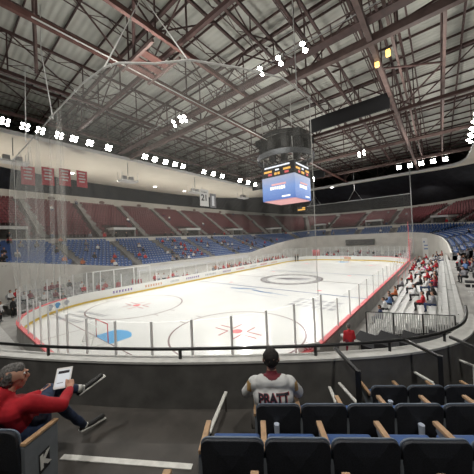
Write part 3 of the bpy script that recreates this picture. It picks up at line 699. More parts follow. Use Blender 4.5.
for k in range(12):
    a = k*PI/6; c, s_ = math.cos(a), math.sin(a); mb.beam((3.9*c, 3.9*s_, 6.9), (3.9*c, 3.9*s_, 9.2), .08, .08); mb.beam((4.3*c, 4.3*s_, 6.5), (2.2*c, 2.2*s_, 5.2), .07, .07)
    a2 = a+PI/6; mb.beam((3.9*c, 3.9*s_, 6.9), (3.9*math.cos(a2), 3.9*math.sin(a2), 9.2), .05, .05)
mb.build('hanging_frame', 'black_metal', sb)
for k in range(10):
    a = k*2*PI/10+.2; c, s_ = math.cos(a)*3.3, math.sin(a)*3.3
    MB().box((c-.45, s_-.45, 7.1+.2*(k % 2)), (c+.45, s_+.45, 8.6)).build('speaker_cabinet', 'black_metal', sb, bevel=.05)
torus(0, 0, 9.1, 3.6, .2, .5).build('upper_ring', 'black_metal', sb)
MB().box((-3.6, -2.6, 8.6), (3.6, 2.6, 9.5)).build('hoist_deck', 'black_metal', sb)
for x, y in ((-2.4, -2.4), (2.4, -2.4), (2.4, 2.4), (-2.4, 2.4)): MB().tube([(x, y, 5.2), (x, y, 14.4)], .05, 6).build('hoist_cable', 'cable', sb)
o = MB().tube([at(292, -4, 24), at(297, 92, 14.9)], .03, 6).build('hanging_cable', 'cable'); tag(o, 'thin white cable hanging from the roof right of centre', 'cable')
# small red display beyond the scoreboard
rd = empty('hanging_display', (-8.6, 24, 13.1)); tag(rd, 'small orange lit display hanging beyond the scoreboard', 'display')
MB().box((-1.3, -.15, -.5), (1.3, .15, .7)).build('display_case', 'black_metal', rd); MB().box((-1.0, -.2, -.2), (.9, -.15, .1)).box((.2, -.2, .2), (.9, -.15, .5)).build('display_digits', 'screen_amber', rd)

# ------------------------------------------------------------------ banners and speaker frames under the left ring
for k, (px, py) in enumerate(((28, 174), (48, 175), (65, 176), (82, 178))):
    x, dz = -26, 0; d = fw+r2*((px-237)/FPX)-u2*((py-237)/FPX); p = CP+d*((x-CP.x)/d.x)
    b = empty('banner', p); tag(b, f'red championship banner behind the netting, {ORD[k]} from the left', 'banner', 'red banners under the left ring')
    MB().box((-.03, -.75, -1.5), (.03, .75, 1.1)).build('cloth', 'banner_red', b)
    mb = MB()
    for j in range(4): mb.box((.035, -.5+.1*(j % 2), .6-j*.45), (.05, .45-.1*(j % 2), .82-j*.45))
    mb.build('lettering', 'banner_ink', b)
def atx(px, py, x): d = fw+r2*((px-237)/FPX)-u2*((py-237)/FPX); return CP+d*((x-CP.x)/d.x)
p = atx(204.3, 198, -24); b = empty('banner', p); tag(b, 'white retired number banner reading 21 under the left ceiling ring', 'banner', 'retired number banners')
MB().box((-.03, -1.35, -1.9), (.03, 1.35, 2.0)).build('cloth', 'white', b)
text('21', 'number', 2.0, 'ink', frame_mtx((.04, 0, 0), (0, 1, 0), (0, 0, 1)), b, .01, .05); text('RETIRED', 'lettering', .45, 'ink', frame_mtx((.04, 0, 1.3), (0, 1, 0), (0, 0, 1)), b, .01)
p = atx(213, 201, -24); b = empty('banner', p); tag(b, 'dark banner with grey lettering hanging right of the white 21 banner', 'banner', 'retired number banners')
MB().box((-.03, -1.0, -1.6), (.03, 1.0, 1.7)).build('cloth', 'c_grey', b); MB().box((.035, -.4, -1.2), (.05, .4, 1.2)).build('lettering', 'seat_trim', b)
for k, (px, py, x) in enumerate(((13, 158, -24), (128, 178, -24), (195, 190, -24), (243, 196, -24))):
    p = atx(px, py, x); f = empty('speaker_frame', p); tag(f, f'white open frame holding loudspeakers under the left ceiling ring, {ORD[k]} from the left', 'loudspeaker', 'speaker frames under the left ring')
    MB().box((-.8, -1.5, -.7), (.8, 1.5, -.45)).build('base_tray', 'white', f)
    for sx in (-.75, .75):
        for sy in (-1.4, 1.4): MB().beam((sx, sy, -.5), (sx, sy, .9), .07, .07).build('frame_post', 'white', f)
    for sy in (-.7, .5): MB().box((-.3, sy-.3, -.45), (.3, sy+.4, .25)).build('speaker_cabinet', 'galv', f, bevel=.03)
    MB().beam((0, 0, .3), (0, 0, 20.6-p.z), .1, .1).build('hanger', 'galv', f)
for k in range(9):
    s = 6+k*9.; p = inner(s).lerp(PT(s, 'so'), .72); o = MB().tube([(p.x, p.y, 20.48), (p.x, p.y, 20.6)], .35, 12).build('downlight', 'lamp_soft'); tag(o, f'small round downlight in the ceiling ring, {ORD[k]} from the left', 'lamp', 'downlights in the ceiling ring')

# ------------------------------------------------------------------ far end wall fittings
def far_y(x): # y of the bowl wall face at x
    return 39*(1-min(.999, abs(x)/18.8)**5)**.2
o = MB().box((-2.8, far_y(0)-.3, 3.4), (4.4, far_y(3)-.05, 4.9)).build('wall_screen', 'dark_wall'); tag(o, 'long dark panel mounted on the pale wall behind the far goal', 'panel')
b = empty('wall_banner', (15.3, far_y(15.2)-.35, 2.9)); tag(b, 'tall white banner with faint lettering on the far right curved wall', 'banner')
MB().box((-.75, -.03, -2.2), (.75, .03, 2.0)).build('cloth', 'white', b); MB().box((-.5, -.05, .2), (.5, -.035, .4)).box((-.5, -.05, -.6), (.5, -.035, -.35)).box((-.55, -.05, .9), (-.35, -.035, 1.3)).build('lettering', 'c_blue', b)
for k, x in enumerate((-9.6,)):
    b = empty('red_glow_sheet', (x, 34, 1.2)); tag(b, 'red sheet standing in for a red glow left of the far goal', 'sheet')  # rippled red sheet put in for the glow of an exit sign
    mb = MB(); vs = []; fs = []
    for i in range(13):
        for z in (0, 1.0, 1.9): vs.append((-1.1+i*.18, .06*math.sin(i*1.7), z-.6))
    for i in range(12):
        for j in range(2): fs.append((i*3+j, i*3+3+j, i*3+4+j, i*3+1+j))
    mb.add(vs, fs); o_ = mb.build('cloth', 'red_rail', b, smooth=True); so = o_.modifiers.new('s', 'SOLIDIFY'); so.thickness = .03
    MB().box((-1.2, .1, -1.2), (1.2, .4, -.55)).build('base', 'pale_wall', b)

# ------------------------------------------------------------------ people
def person_parts(J):
    """J: dict of joints (Vectors). returns capsule list (a,b,ra,rb,region)"""
    C = []
    k = J.get('k', 1.0)
    def c(a, b, ra, rb, g): C.append((V(a), V(b), ra*k, rb*k, g))
    pel, che, nk, hd = J['pelvis'], J['chest'], J['neck'], J['head']
    side = J['side']; fwd = J['fwd']
    c(pel-side*.09, pel+side*.09, .135, .135, 'legs'); c(pel, pel.lerp(che, .5), .145, .15, 'shirt'); c(pel.lerp(che, .4)-side*.06, che-side*.10, .13, .125, 'shirt'); c(pel.lerp(che, .4)+side*.06, che+side*.10, .13, .125, 'shirt')
    c(che-side*.13, che+side*.13, .11, .11, 'shirt'); c(che, nk, .12, .075, 'shirt'); c(nk, hd-V((0, 0, .05)), .062, .06, 'skin')
    c(hd+V((0, 0, .02)), hd+V((0, 0, .035))-fwd*.02, .098, .098, 'skin'); c(hd-V((0, 0, .03))+fwd*.02, hd-V((0, 0, .075))+fwd*.045, .075, .05, 'skin')
    if J.get('detail'):
        f = fwd; u = V((0, 0, 1))
        c(hd+f*.095+u*.02, hd+f*.118-u*.018, .014, .019, 'skin'); c(hd+f*.085-u*.055-side*.02, hd+f*.085-u*.055+side*.02, .014, .014, 'skin')
        for sg in (-1, 1): c(hd+side*sg*.098+u*.015-f*.01, hd+side*sg*.103-u*.025, .018, .013, 'skin'); c(hd+f*.088+u*.045+side*sg*.015, hd+f*.08+u*.045+side*sg*.045, .014, .012, 'skin')
    for sg, s in ((-1, 'L'), (1, 'R')):
        sh = J['sh'+s]; el = J['el'+s]; wr = J['wr'+s]; hp = J['hip'+s]; kn = J['kn'+s]; an = J['an'+s]; toe = J['toe'+s]
        sl = J.get('sleeve', 1.0)
        c(che+side*sg*.1, sh, .10, .085, 'shirt'); c(sh, el, .075*sl, .062*sl, 'shirt'); c(el, wr, .06*sl, .045*sl, 'shirt' if J.get('long', True) else 'skin')
        if not J.get('fingers'): hv = (wr-el).normalized(); c(wr, wr+hv*.09, .035, .03, 'skin')
        else:
            tip = J['tip'+s]; pl = wr.lerp(tip, .45); c(wr, wr.lerp(pl, .3), .034, .032, 'skin'); cv = J['curl'+s]; ac = (tip-wr).normalized().cross(cv).normalized()
            for q in (-.024, .0, .024): c(wr.lerp(pl, .3)+ac*q*.8, pl+ac*q, .02, .017, 'skin')
            for q, ln in ((-.036, .85), (-.012, 1), (.012, .97), (.036, .78)):
                m1 = pl+ac*q+(tip-pl)*.5*ln; m2 = pl+ac*q*1.05+(tip-pl)*.75*ln+cv*.03; c(pl+ac*q, m1, .011, .010, 'skin'); c(m1, m2, .010, .008, 'skin')
            th = J.get('th'+s, ac*.045); c(wr.lerp(pl, .4)+th*.5, wr.lerp(pl, .8)+th, .014, .012, 'skin'); c(wr.lerp(pl, .8)+th, pl+th*1.1+(tip-pl)*.3+cv*.02, .012, .010, 'skin')
        c(hp, kn, .098, .072, 'legs'); c(kn, an, .07, .048, 'legs')
        fd = (toe-an); c(an, an+V((0, 0, -.03))*0, .05, .05, 'sock' if J.get('detail') else 'legs'); c(an+V((0, 0, -.02))-fd.normalized()*.03, toe, .044, .036, 'shoe')
    for e in J.get('extra', []): c(*e)
    return C
def seg_d(p, a, b, ra, rb):
    d = b-a; L2 = d.length_squared; t = 0 if L2 < 1e-9 else max(0, min(1, (p-a).dot(d)/L2)); return (p-(a+d*t)).length-(ra+(rb-ra)*t)
def body_mesh(name, C, voxel, regs, mats, smooth_it=3, recolor=None):
    mb = MB()
    for a, b, ra, rb, g in C: mb.cap(a, b, ra, rb, 12)
    o = mb.build(name, mats[0]); md = o.modifiers.new('r', 'REMESH'); md.mode = 'VOXEL'; md.voxel_size = voxel
    sm = o.modifiers.new('s', 'SMOOTH'); sm.iterations = smooth_it; sm.factor = .5
    me = bpy.data.meshes.new_from_object(o.evaluated_get(bpy.context.evaluated_depsgraph_get())); bpy.data.objects.remove(o)
    me.name = name; me.materials.clear()
    for m in mats: me.materials.append(M[m])
    for p in me.polygons:
        c = p.center; g = min(C, key=lambda q: seg_d(c, q[0], q[1], q[2], q[3]))[4]
        if recolor: g = recolor(c, g)
        p.material_index = regs.index(g); p.use_smooth = True
    return me
REG = ['skin', 'shirt', 'legs', 'shoe', 'hair', 'sock']
def crowd_pose(kind):
    S_, F = V((1, 0, 0)), V((0, -1, 0))     # faces -Y; base at seat/ground
    J = dict(side=S_, fwd=F)
    st = kind.startswith('stand'); z = .95 if st else .50
    J['pelvis'] = V((0, 0, z)); lean = .12 if kind == 'sit_lean' else .02
    J['chest'] = J['pelvis']+V((0, -lean, .40)); J['neck'] = J['chest']+V((0, -lean*.3, .15)); J['head'] = J['neck']+V((0, -.03-lean*.2, .17))
    for sg, s in ((-1, 'L'), (1, 'R')):
        J['sh'+s] = J['chest']+S_*sg*.19+V((0, 0, .05)); J['hip'+s] = J['pelvis']+S_*sg*.1
        if st:
            J['kn'+s] = V((sg*.12, -.02, .5)); J['an'+s] = V((sg*.13, .02, .08)); J['toe'+s] = V((sg*.15, -.15, .04))
            if kind == 'stand_up' and sg > 0: J['el'+s] = J['sh'+s]+V((sg*.1, -.1, .22)); J['wr'+s] = J['el'+s]+V((0, -.05, .24))
            else: J['el'+s] = J['sh'+s]+V((sg*.07, .02, -.28)); J['wr'+s] = J['el'+s]+V((-sg*.02, -.12, -.22))
        else:
            J['kn'+s] = V((sg*.15, -.45, .52)); J['an'+s] = V((sg*.14, -.42, .09)); J['toe'+s] = V((sg*.15, -.6, .04))
            J['el'+s] = J['sh'+s]+V((sg*.06, -.08, -.27)); J['wr'+s] = J['el'+s]+V((-sg*.08, -.22, -.02))
    C = person_parts(J); h = J['head']; C.append((h+V((0, .03, .05)), h+V((0, .04, .0)), .098, .09, 'hair')); C.append((h+V((0, 0, .07)), h+V((0, .03, .07)), .082, .085, 'hair'))
    return body_mesh('spectator', C, .03, REG, ['skin', 'c_red', 'c_black', 'c_black', 'hair_brown', 'c_black'], 2)
CM = {k: crowd_pose(k) for k in ('sit', 'sit_lean', 'stand', 'stand_up')}
CNAME = dict(c_red='red', c_white='white', c_black='black', c_navy='navy', c_pink='pink', c_grey='grey', c_orange='orange', c_maroon='maroon', c_blue='blue')
used_labels = {}
def fan(p, pose, face, shirt, legs='c_black', hair='hair_brown', skin='skin', where='', group=None, scale=1.0):
    o = bpy.data.objects.new('spectator', CM[pose]); COL.objects.link(o); o.location = p; o.rotation_euler = (0, 0, face); o.scale = (scale,)*3
    for i, m in enumerate((skin, shirt, legs, 'c_black', hair, legs)):
        o.material_slots[i].link = 'OBJECT'; o.material_slots[i].material = M[m]
    o.scale = (scale,)*3
    act = {'sit': 'sitting', 'sit_lean': 'leaning forward', 'stand': 'standing', 'stand_up': 'standing with one arm raised'}[pose]
    tag(o, f'person in {CNAME[shirt]} top {act} {where}', 'person', group); return o
def face_to(p, q): d = V(q)-V(p); return math.atan2(d.y, d.x)+PI/2

# ------------------------------------------------------------------ benches and people behind the left boards
bw_ = empty('bench_wall_banner', (-18.45, 0, 0)); tag(bw_, 'long white sponsor banner along the wall behind the left benches', 'banner')
MB().box((0, -19.5, 1.75), (.05, 14, 2.65)).build('cloth', 'white', bw_)
mb = MB()
for k in range(9):
    for i in range(6):
        y = -18.6+k*3.6+i*.36; mb.box((.055, y, 2.1), (.065, y+.22, 2.35))
mb.build('lettering', 'seat_trim', bw_, fix=False)
bx = empty('penalty_box'); tag(bx, 'glass sided penalty box with white posts behind the left corner boards', 'booth')
for y in (-22.4, -20.0, -17.4, -15.0): MB().box((-14.0, y-.06, 0), (-13.88, y+.06, 3.3)).build('frame_post', 'white', bx)
for a, b_ in ((-22.4, -20), (-20, -17.4), (-17.4, -15)): MB().box((-13.97, a+.07, 1.1), (-13.94, b_-.07, 3.2)).build('glass_pane', 'glass', bx)
MB().box((-14.02, -22.4, 3.2), (-13.86, -15, 3.3)).build('top_rail', 'white', bx)
MB().box((-17.4, -22.3, 0), (-17.3, -15.1, 2.9)).build('back_panel', 'concrete', bx)
for j, x in enumerate((-14.6, -15.9)):
    for k in range(5):
        y0 = -14+k*8.4
        b = empty('team_bench', (x, y0, .3*j)); tag(b, f'long {"front" if j == 0 else "rear"} bench behind the left boards, {ORD[k]} from the near corner', 'bench', 'benches behind the left boards')
        MB().box((-.2, 0, .42), (.2, 7.8, .47)).build('bench_seat', 'alu', b)
        for yy in (.3, 3.9, 7.5): MB().box((-.15, yy-.05, -.3*j), (.15, yy+.05, .42)).build('leg', 'galv', b)
k = 0; y = -13.5
while y < 27:
    for j, x in enumerate((-14.6, -15.9)):
        if R_.random() < (.95 if y > -1 else .18):
            c = R_.choice(['c_red', 'c_red', 'c_red', 'c_white', 'c_maroon', 'c_black', 'c_grey', 'c_orange']); pose = R_.choice(['stand', 'sit', 'sit_lean'])
            fan((x+(.0 if pose != 'stand' else .45), y+R_.uniform(-.2, .2), .3*j*(pose != 'stand')), pose, PI/2, c, R_.choice(['c_black', 'c_navy', 'c_grey']), where='behind the left boards', group='people behind the left boards')
    y += .92
for (x, y) in ((-14.8, -19.1), (-14.7, -16.2), (-15.1, -21.4), (-15.4, -16.7)): fan((x, y, 0), 'stand', PI/2, 'c_red', 'c_grey', where='inside the glass penalty box', group='people in the penalty box')

# small folding chairs: left corner rows and far end rows
def chair_mesh():
    mb = MB(); mb.box((-.22, -.2, .42), (.22, .2, .46)); mb.box((-.22, .2, .55), (.22, .24, .88))
    for sx in (-.2, .2): mb.beam((sx, -.18, 0), (sx, .22, .86), .03, .03, 1); mb.beam((sx, .2, 0), (sx, -.12, .44), .03, .03, 1)
    return mb.mesh('folding_chair', ['c_chair', 'galv'])
mk('c_chair', (.50, .49, .49), .5)
CH = chair_mesh()
pl = MB()
def chair(p, rz, lab, grp):
    o = bpy.data.objects.new('folding_chair', CH); COL.objects.link(o); o.location = p; o.rotation_euler = (0, 0, rz); tag(o, lab, 'chair', grp)
for r in range(4):
    y = 32.6+r*.95; z = .35*r+.1
    o = MB().box((-8.2, y-.4, 0), (13.2, y+.55, z)).build('riser_platform', 'concrete'); tag(o, f'low seating platform behind the far goal, {ORD[r]} step up', 'platform', 'seating steps behind the far goal')
    for i in range(33):
        x = -7.6+i*.62
        if i in (11, 12, 23): continue
        if R_.random() < .15: fan((x, y+.1, z), 'sit', PI*0, R_.choice(['c_red', 'c_white', 'c_maroon', 'c_black', 'c_grey']), where='behind the far goal', group='people behind the far goal')
        chair((x, y, z), 0, f'pale folding chair in the {ORD[r]} row behind the far goal', f'chairs in {ORD[r]} row behind the far goal')
for r in range(4):
    rr = 10.3+r*.95; z = .3*r+.1; cx, cy = -HX+CR, -HY+CR
    mb = MB(); n_ = 16; vs = []; fs = []
    for i in range(n_+1):
        a = math.radians(168+50*i/n_)
        for q, zz in ((rr-.4, 0), (rr+.55, 0), (rr+.55, z), (rr-.4, z)): vs.append((cx+q*math.cos(a), cy+q*math.sin(a), zz))
    for i in range(n_):
        for k in range(4): fs.append((i*4+k, i*4+(k+1) % 4, i*4+4+(k+1) % 4, i*4+4+k))
    mb.add(vs, fs); o = mb.build('riser_platform', 'concrete'); tag(o, f'curved seating platform behind the left corner glass, {ORD[r]} step up', 'platform', 'seating steps behind the left corner')
    a = 172.
    while a < 216:
        t_ = math.radians(a); p = V((cx+rr*math.cos(t_), cy+rr*math.sin(t_), z)); rz = t_-PI/2
        if R_.random() < .16: fan(p, 'sit', rz, R_.choice(['c_red', 'c_black', 'c_white', 'c_maroon']), where='behind the left corner glass', group='people behind the left corner glass')
        chair(p, rz, f'pale folding chair in the {ORD[r]} row behind the left corner glass', f'chairs in {ORD[r]} row behind left corner glass'); a += math.degrees(.62/rr)
# people standing off the left corner, partly behind the net
for k, (x, y, c) in enumerate(((-13.4, -29.6, 'c_black'), (-12.4, -30.6, 'c_white'), (-11.4, -30.9, 'c_black'), (-13.8, -30.6, 'c_grey'), (-10.4, -31.4, 'c_black'), (-12.8, -31.6, 'c_white'), (-9.6, -32.3, 'c_black'), (-11.5, -32.2, 'c_navy'), (-14.6, -29.0, 'c_navy'))):
    fan((x, y, 0), 'stand', face_to((x, y, 0), (0, -15, 0)), c, 'c_black', where=f'beside the near left corner boards', group='people off the near left corner')
# black equipment and rail outside the near left boards
for k, (x0, y0, x1, y1, h) in enumerate(((-9.5, -35.4, -6.4, -34.2, .8), (-6.0, -36.0, -3.2, -35.0, .7), (-8.6, -32.6, -7.2, -31.8, 1.0))):
    t = empty('equipment_table', ((x0+x1)/2, (y0+y1)/2, 0)); tag(t, ('long black draped table', 'shorter black draped table', 'black draped cart')[k]+' on the pale floor outside the near left boards', 'table')
    a, b_ = (x1-x0)/2, (y1-y0)/2; MB().box((-a, -b_, h-.05), (a, b_, h)).build('table_top', 'black_metal', t); MB().box((-a+.02, -b_+.02, .02), (a-.02, b_-.02, h-.05)).build('skirt', 'black', t)
o = MB().box((-18, -39, -.02), (12, -30.8, .01)).build('floor_apron', 'alu'); o['kind'] = 'structure'
hr = MB().tube([(-8, -33.9, 0), (-8, -33.9, .95), (-6.9, -33.7, 1.0), (-5.4, -33.3, 1.0), (-5.4, -33.3, 0)], .03, 6).build('floor_rail', 'galv'); tag(hr, 'small bent steel rail standing beyond the near left ledge', 'rail')

# spectators in the bowl
def tier_fans(k0, k1, rows, n, cols, tier, bias=None):
    for _ in range(n):
        s = R_.uniform(.5, LT-1) if not bias else bias(); r = R_.randrange(rows)
        if r >= rows: continue
        a = PT(s, k0, 0, .22 if k0 == 'A' else 0); b = PT(s, k1); q = a.lerp(b, (r+.42)/rows); q.z = a.z+(b.z-a.z)*r/rows
        n_ = NRM(s); fan(q, R_.choice(['sit', 'sit_lean']), math.atan2(n_.y, n_.x)-PI/2, R_.choice(cols), R_.choice(['c_black', 'c_navy']), where=f'among the {tier} seats', group=f'people in the {tier} bowl')
def clump():
    c = R_.choice([3, 12.5, 20, 27, 30, 36, 44, 52]); return max(.5, min(LT-1, c+R_.gauss(0, 1.2)))
tier_fans('A', 'bt', BR, 66, ['c_red', 'c_black', 'c_white', 'c_grey', 'c_maroon'], 'blue', clump)
tier_fans('A', 'bt', BR, 34, ['c_red', 'c_black', 'c_white', 'c_grey', 'c_orange'], 'blue')
tier_fans('rb', 'rt', RR, 18, ['c_black', 'c_grey', 'c_white', 'c_maroon'], 'red')
for k in range(20):   # standing along the concourse
    s = R_.uniform(0, LT-1); q = PT(s, 'bt', 0, .55); n_ = NRM(s); fan(q, 'stand', math.atan2(n_.y, n_.x)-PI/2, R_.choice(['c_black', 'c_red', 'c_grey', 'c_navy']), where='between the blue and red tiers', group='people on the walkway between tiers')
# open mouth below the far right corner wall
fan((10.2, HY-1.2+.0, .03), 'stand', 0, 'c_black', 'c_black', where='at the far right end of the ice', group='staff at the far boards')
fan((-11.4, 24.8, .03), 'stand', PI/2, 'c_black', 'c_black', where='on ice by the far left boards', group='officials by the far left boards')
fan((-11.2, 25.8, .03), 'stand', PI/2, 'c_black', 'c_black', where='on ice by the far left boards', group='officials by the far left boards')

# ------------------------------------------------------------------ right bleachers
BZ = lambda k: .28+.21*k
BX = lambda k: 14.35+.56*k
NB = 8
for sec, (y0, y1) in enumerate(((-17.8, -9.2), (-9.1, -.5), (-.4, 8.2), (8.3, 16.9), (17.0, 27))):
    bl = empty('bleacher', (0, y0, 0)); tag(bl, f'aluminium bench bleacher section along the right boards, {ORD[sec]} away from the viewer', 'bleacher', 'bleachers along the right boards')
    Lr = y1-y0
    for k in range(NB):
        MB().box((BX(k)-.28, 0, BZ(k)-.05), (BX(k)+.27, Lr, BZ(k))).build('footboard', 'alu', bl)
        MB().box((BX(k)+.0, 0, BZ(k)+.38), (BX(k)+.24, Lr, BZ(k)+.42)).build('bench_board', 'alu', bl)
        MB().box((BX(k)+.26, 0, BZ(k)), (BX(k)+.275, Lr, BZ(k)+.16)).build('riser_board', 'tread', bl)  # riser coloured dark to stand in for the shaded gaps between rows
    for yy in (.2, Lr/2, Lr-.2):
        mb = MB()
        for k in range(NB): mb.box((BX(k)+.08, yy-.03, 0 if k == NB-1 else 0), (BX(k)+.14, yy+.03, BZ(k)+.38))
        mb.beam((BX(0), yy, BZ(0)-.1), (BX(NB-1)+.1, yy, BZ(NB-1)-.1), .05, .1)
        mb.build('support_frame', 'galv', bl)
# walkway wall right of bleachers
MB().box((18.52, -24, 0), (18.95, 13.6, 1.93)).build('wall_right_bench', 'concrete')['kind'] = 'structure'
MB().box((18.95, -24, 1.7), (24, 13.6, 1.9)).build('floor_right_walkway', 'concrete')['kind'] = 'structure'
lst = []
FR = [(378, 296, 0, 'c_black'), (372, 303, 0, 'c_white'), (396, 292, 2, 'c_orange'), (366, 311, 0, 'c_navy'), (421, 299, 5, 'c_red'), (434, 283, 6, 'c_maroon'), (436, 279, 6, 'c_red'), (415, 291, 3, 'c_white'), (416, 266, 4, 'c_red'), (427, 268, 5, 'c_pink'), (424, 262, 5, 'c_black'), (408, 260, 3, 'c_black'), (418, 258, 4, 'c_white'),
      (411, 264, 3, 'c_maroon'), (430, 262, 5, 'c_white'), (421, 272, 4, 'c_white'), (439, 272, 7, 'c_grey'), (413, 256, 4, 'c_black'), (405, 268, 2, 'c_red'), (412, 277, 3, 'c_red'), (402, 283, 2, 'c_grey'), (409, 285, 3, 'c_white'), (433, 290, 6, 'c_black'), (437, 300, 6, 'c_grey'), (390, 300, 1, 'c_blue')]
for i, (px, py, k, c) in enumerate(FR):
    k = min(range(NB), key=lambda q: abs(at(px, py, BZ(q)+.75).x-BX(q)-.1)); p = at(px, py, BZ(k)+.75); y = max(-17.2, min(26, p.y))
    # choose the y at which this row crosses the pixel column
    d = fw+r2*((px-237)/FPX)-u2*((py-237)/FPX); y2 = CP.y+d.y*((BX(k)+.1-CP.x)/d.x) if abs(d.x) > 1e-3 else y
    y2 = y
    fan((BX(k)+.14, y2, BZ(k)-.07), R_.choice(['sit', 'sit_lean']), -PI/2 if True else 0, c, R_.choice(['c_black', 'c_navy']), where='on the right bleachers', group='people on the right bleachers')
for i in range(24):
    k = R_.choice([1, 2, 3, 4, 5, 5, 6]); y = R_.uniform(3, 26) if R_.random() < .8 else R_.uniform(-8, 3)
    fan((BX(k)+.14, y, BZ(k)-.07), R_.choice(['sit', 'sit_lean']), -PI/2, R_.choice(['c_red', 'c_black', 'c_white', 'c_maroon', 'c_grey', 'c_red']), R_.choice(['c_black', 'c_navy']), where='on the right bleachers', group='people on the right bleachers')
for i in range(38):
    x = R_.uniform(18.95+.25, 22.5); y = R_.uniform(-7, 13); fan((x, y, 1.9), R_.choice(['stand', 'sit', 'sit_lean']), -PI/2+R_.uniform(-.6, .6), R_.choice(['c_black', 'c_white', 'c_grey', 'c_red', 'c_blue', 'c_navy']), R_.choice(['c_black', 'c_grey']), where='right of the bleachers', group='people on the right walkway')
for i, (x, y) in enumerate(((19.6, -8), (20.4, -3), (19.5, 2), (20.8, 6))):
    o = MB().box((x-.5, y-.35, 1.9), (x+.5, y+.35, 2.35)).build('equipment_case', 'black', bevel=.03); tag(o, f'black case on the right walkway, {ORD[i]} nearest', 'case', 'cases on the right walkway')
for i, (a, b_) in enumerate((((18.9, -14.5), (22, -14.2)), ((18.9, -11.6), (22, -11.2)))):
    r = empty('walkway_rail'); tag(r, f'white horizontal rail at the right walkway, {"nearer" if i==0 else "farther"} one', 'rail')
    MB().beam((*a, 2.7), (*b_, 2.7), .06, .07).build('top_rail', 'white', r)
    for q in (.1, .9): p = V((*a, 0)).lerp(V((*b_, 0)), q); MB().box((p.x-.03, p.y-.03, 1.0), (p.x+.03, p.y+.03, 2.7)).build('post', 'white', r)
# picket fence across the near end of the bleachers
fe = empty('picket_fence', (0, -18.3, 0)); tag(fe, 'white picket barrier across the near end of the right bleachers', 'fence')
n_ = 38
for i in range(n_):
    x = 14.3+i*(18.1-14.3)/(n_-1); zt_ = 1.78+.40*(x-14.3)/3.8; zb_ = .35+1.0*(x-14.3)/3.8; MB().box((x-.03, -.012, zb_), (x+.03, .012, zt_)).build('picket', 'white', fe)
MB().beam((14.25, 0, 1.8), (18.15, 0, 2.2), .035, .035).beam((14.25, 0, .4), (18.15, 0, 1.4), .05, .05).build('rail', 'black_metal', fe)
for x in (14.25, 15.6, 16.9, 18.15): MB().box((x-.03, -.03, 0), (x+.03, .03, 1.8+.4*(x-14.3)/3.8)).build('fence_post', 'black_metal', fe)
for k in range(4):
    x = 14.0+k*1.05; mb = MB(); z = .5+.22*k; mb.prism([(x, z-.5), (x+1.35, z-.3), (x+1.35, z+.12), (x+.7, z+.22), (x, z+.34)], -20.6, -18.8, 'y')
    o = mb.build('folded_seat_cover', 'black'); tag(o, f'black covered folded seating wedge below the white picket barrier, {ORD[k]} from the boards', 'cover', 'black covers below the barrier')
tb = empty('rolled_mat', (13.95, -20.5, .9)); tag(tb, 'silver grey rolled tube lying below the picket barrier by the boards', 'roll')
MB().tube([(-.5, .2, 0), (.5, -.35, 0)], .13, 14).build('roll', 'alu', tb, smooth=True); MB().tube([(-.52, .21, 0), (-.56, .235, 0)], .1, 14).build('end_plug', 'black', tb); MB().box((-.45, -.5, -.9), (.5, .2, -.14)).build('stand', 'concrete', tb)
hr = empty('bleacher_rail'); tag(hr, 'red handrail running along the front of the far bleachers', 'rail')
MB().beam((13.75, 0, 1.25), (13.75, 27, 1.25), .04, .05).build('top_rail', 'red_rail', hr)
for y in range(0, 28, 4): MB().box((13.735, y-.015, 0), (13.765, y+.015, 1.22)).build('post', 'red_rail', hr)
pk = empty('pink_sheet', (13.5, 14, 0)); tag(pk, 'hazy pink see-through sheet over the far end of the right bleachers', 'netting')  # translucent pink sheet drawn for a hazy pink patch
mk('pink_film', (.85, .32, .36), .9, alpha=.34)
mb = MB(); mb.add([(-.1, 0, 1.2), (.1, 4.5, 1.2), (.4, 4.5, 5.2), (.2, 0, 5.2)], [(0, 1, 2, 3)]); mb.build('tinted_sheet', 'pink_film', pk, fix=False)
MB().tube([(.3, 0, 1.2), (.3, 0, 8)], .04, 6).build('pole', 'red_rail', pk)
# person in red at the near right corner, leaning on boards
p = fan((14.0, -20.9, .0), 'stand', face_to((14, -21, 0), (10, -15, 0)), 'c_red', 'c_maroon', 'hair_grey', where='at the near right corner of the boards', group='lone person at the near corner')
p['label'] = 'person in a red jacket standing outside the boards at the near right corner'

# ------------------------------------------------------------------ near stand: wall, ledge, rail, floors
UU, RR_ = V((-.5822, .813, 0)), V((.813, .5822, 0))
def Lp(u, r, z): return UU*u+RR_*r+V((0, 0, z))
wp = [V((x, y, 0)) for x, y in ((-10, -40.6), (-4, -39.2), (2, -37.0), (6, -35.3), (10.3, -33.3), (11.7, -32.6), (13.4, -31.6), (14.8, -30.6), (16.1, -29.6), (17.1, -28.7), (17.7, -27.9), (18.05, -27.05), (18.15, -26.2), (18.17, -25.4))]
def offs(P, d):
    out = []
    for i, p in enumerate(P):
        t = (P[min(i+1, len(P)-1)]-P[max(i-1, 0)]).normalized(); out.append(p+V((t.y, -t.x, 0))*d)
    return out
def smoothp(P, it=2):
    for _ in range(it):
        Q = [P[0]]
        for i in range(len(P)-1): Q += [P[i].lerp(P[i+1], .25), P[i].lerp(P[i+1], .75)]
        P = Q+[P[-1]]
    return P
WP = smoothp(wp)
def wall_strip(name, m, d0, d1, z0, z1, parent=None, P=None):
    P = P or WP; a, b = offs(P, d0), offs(P, d1); mb = MB(); vs = []; fs = []
    for p, q in zip(a, b): vs += [(p.x, p.y, z0), (q.x, q.y, z0), (q.x, q.y, z1), (p.x, p.y, z1)]
    for i in range(len(P)-1):
        for k in range(4): fs.append((i*4+k, i*4+(k+1) % 4, i*4+4+(k+1) % 4, i*4+4+k))
    n_ = len(P)*4; fs += [(0, 1, 2, 3), (n_-1, n_-2, n_-3, n_-4)]
    mb.add(vs, fs); return mb.build(name, m, parent)
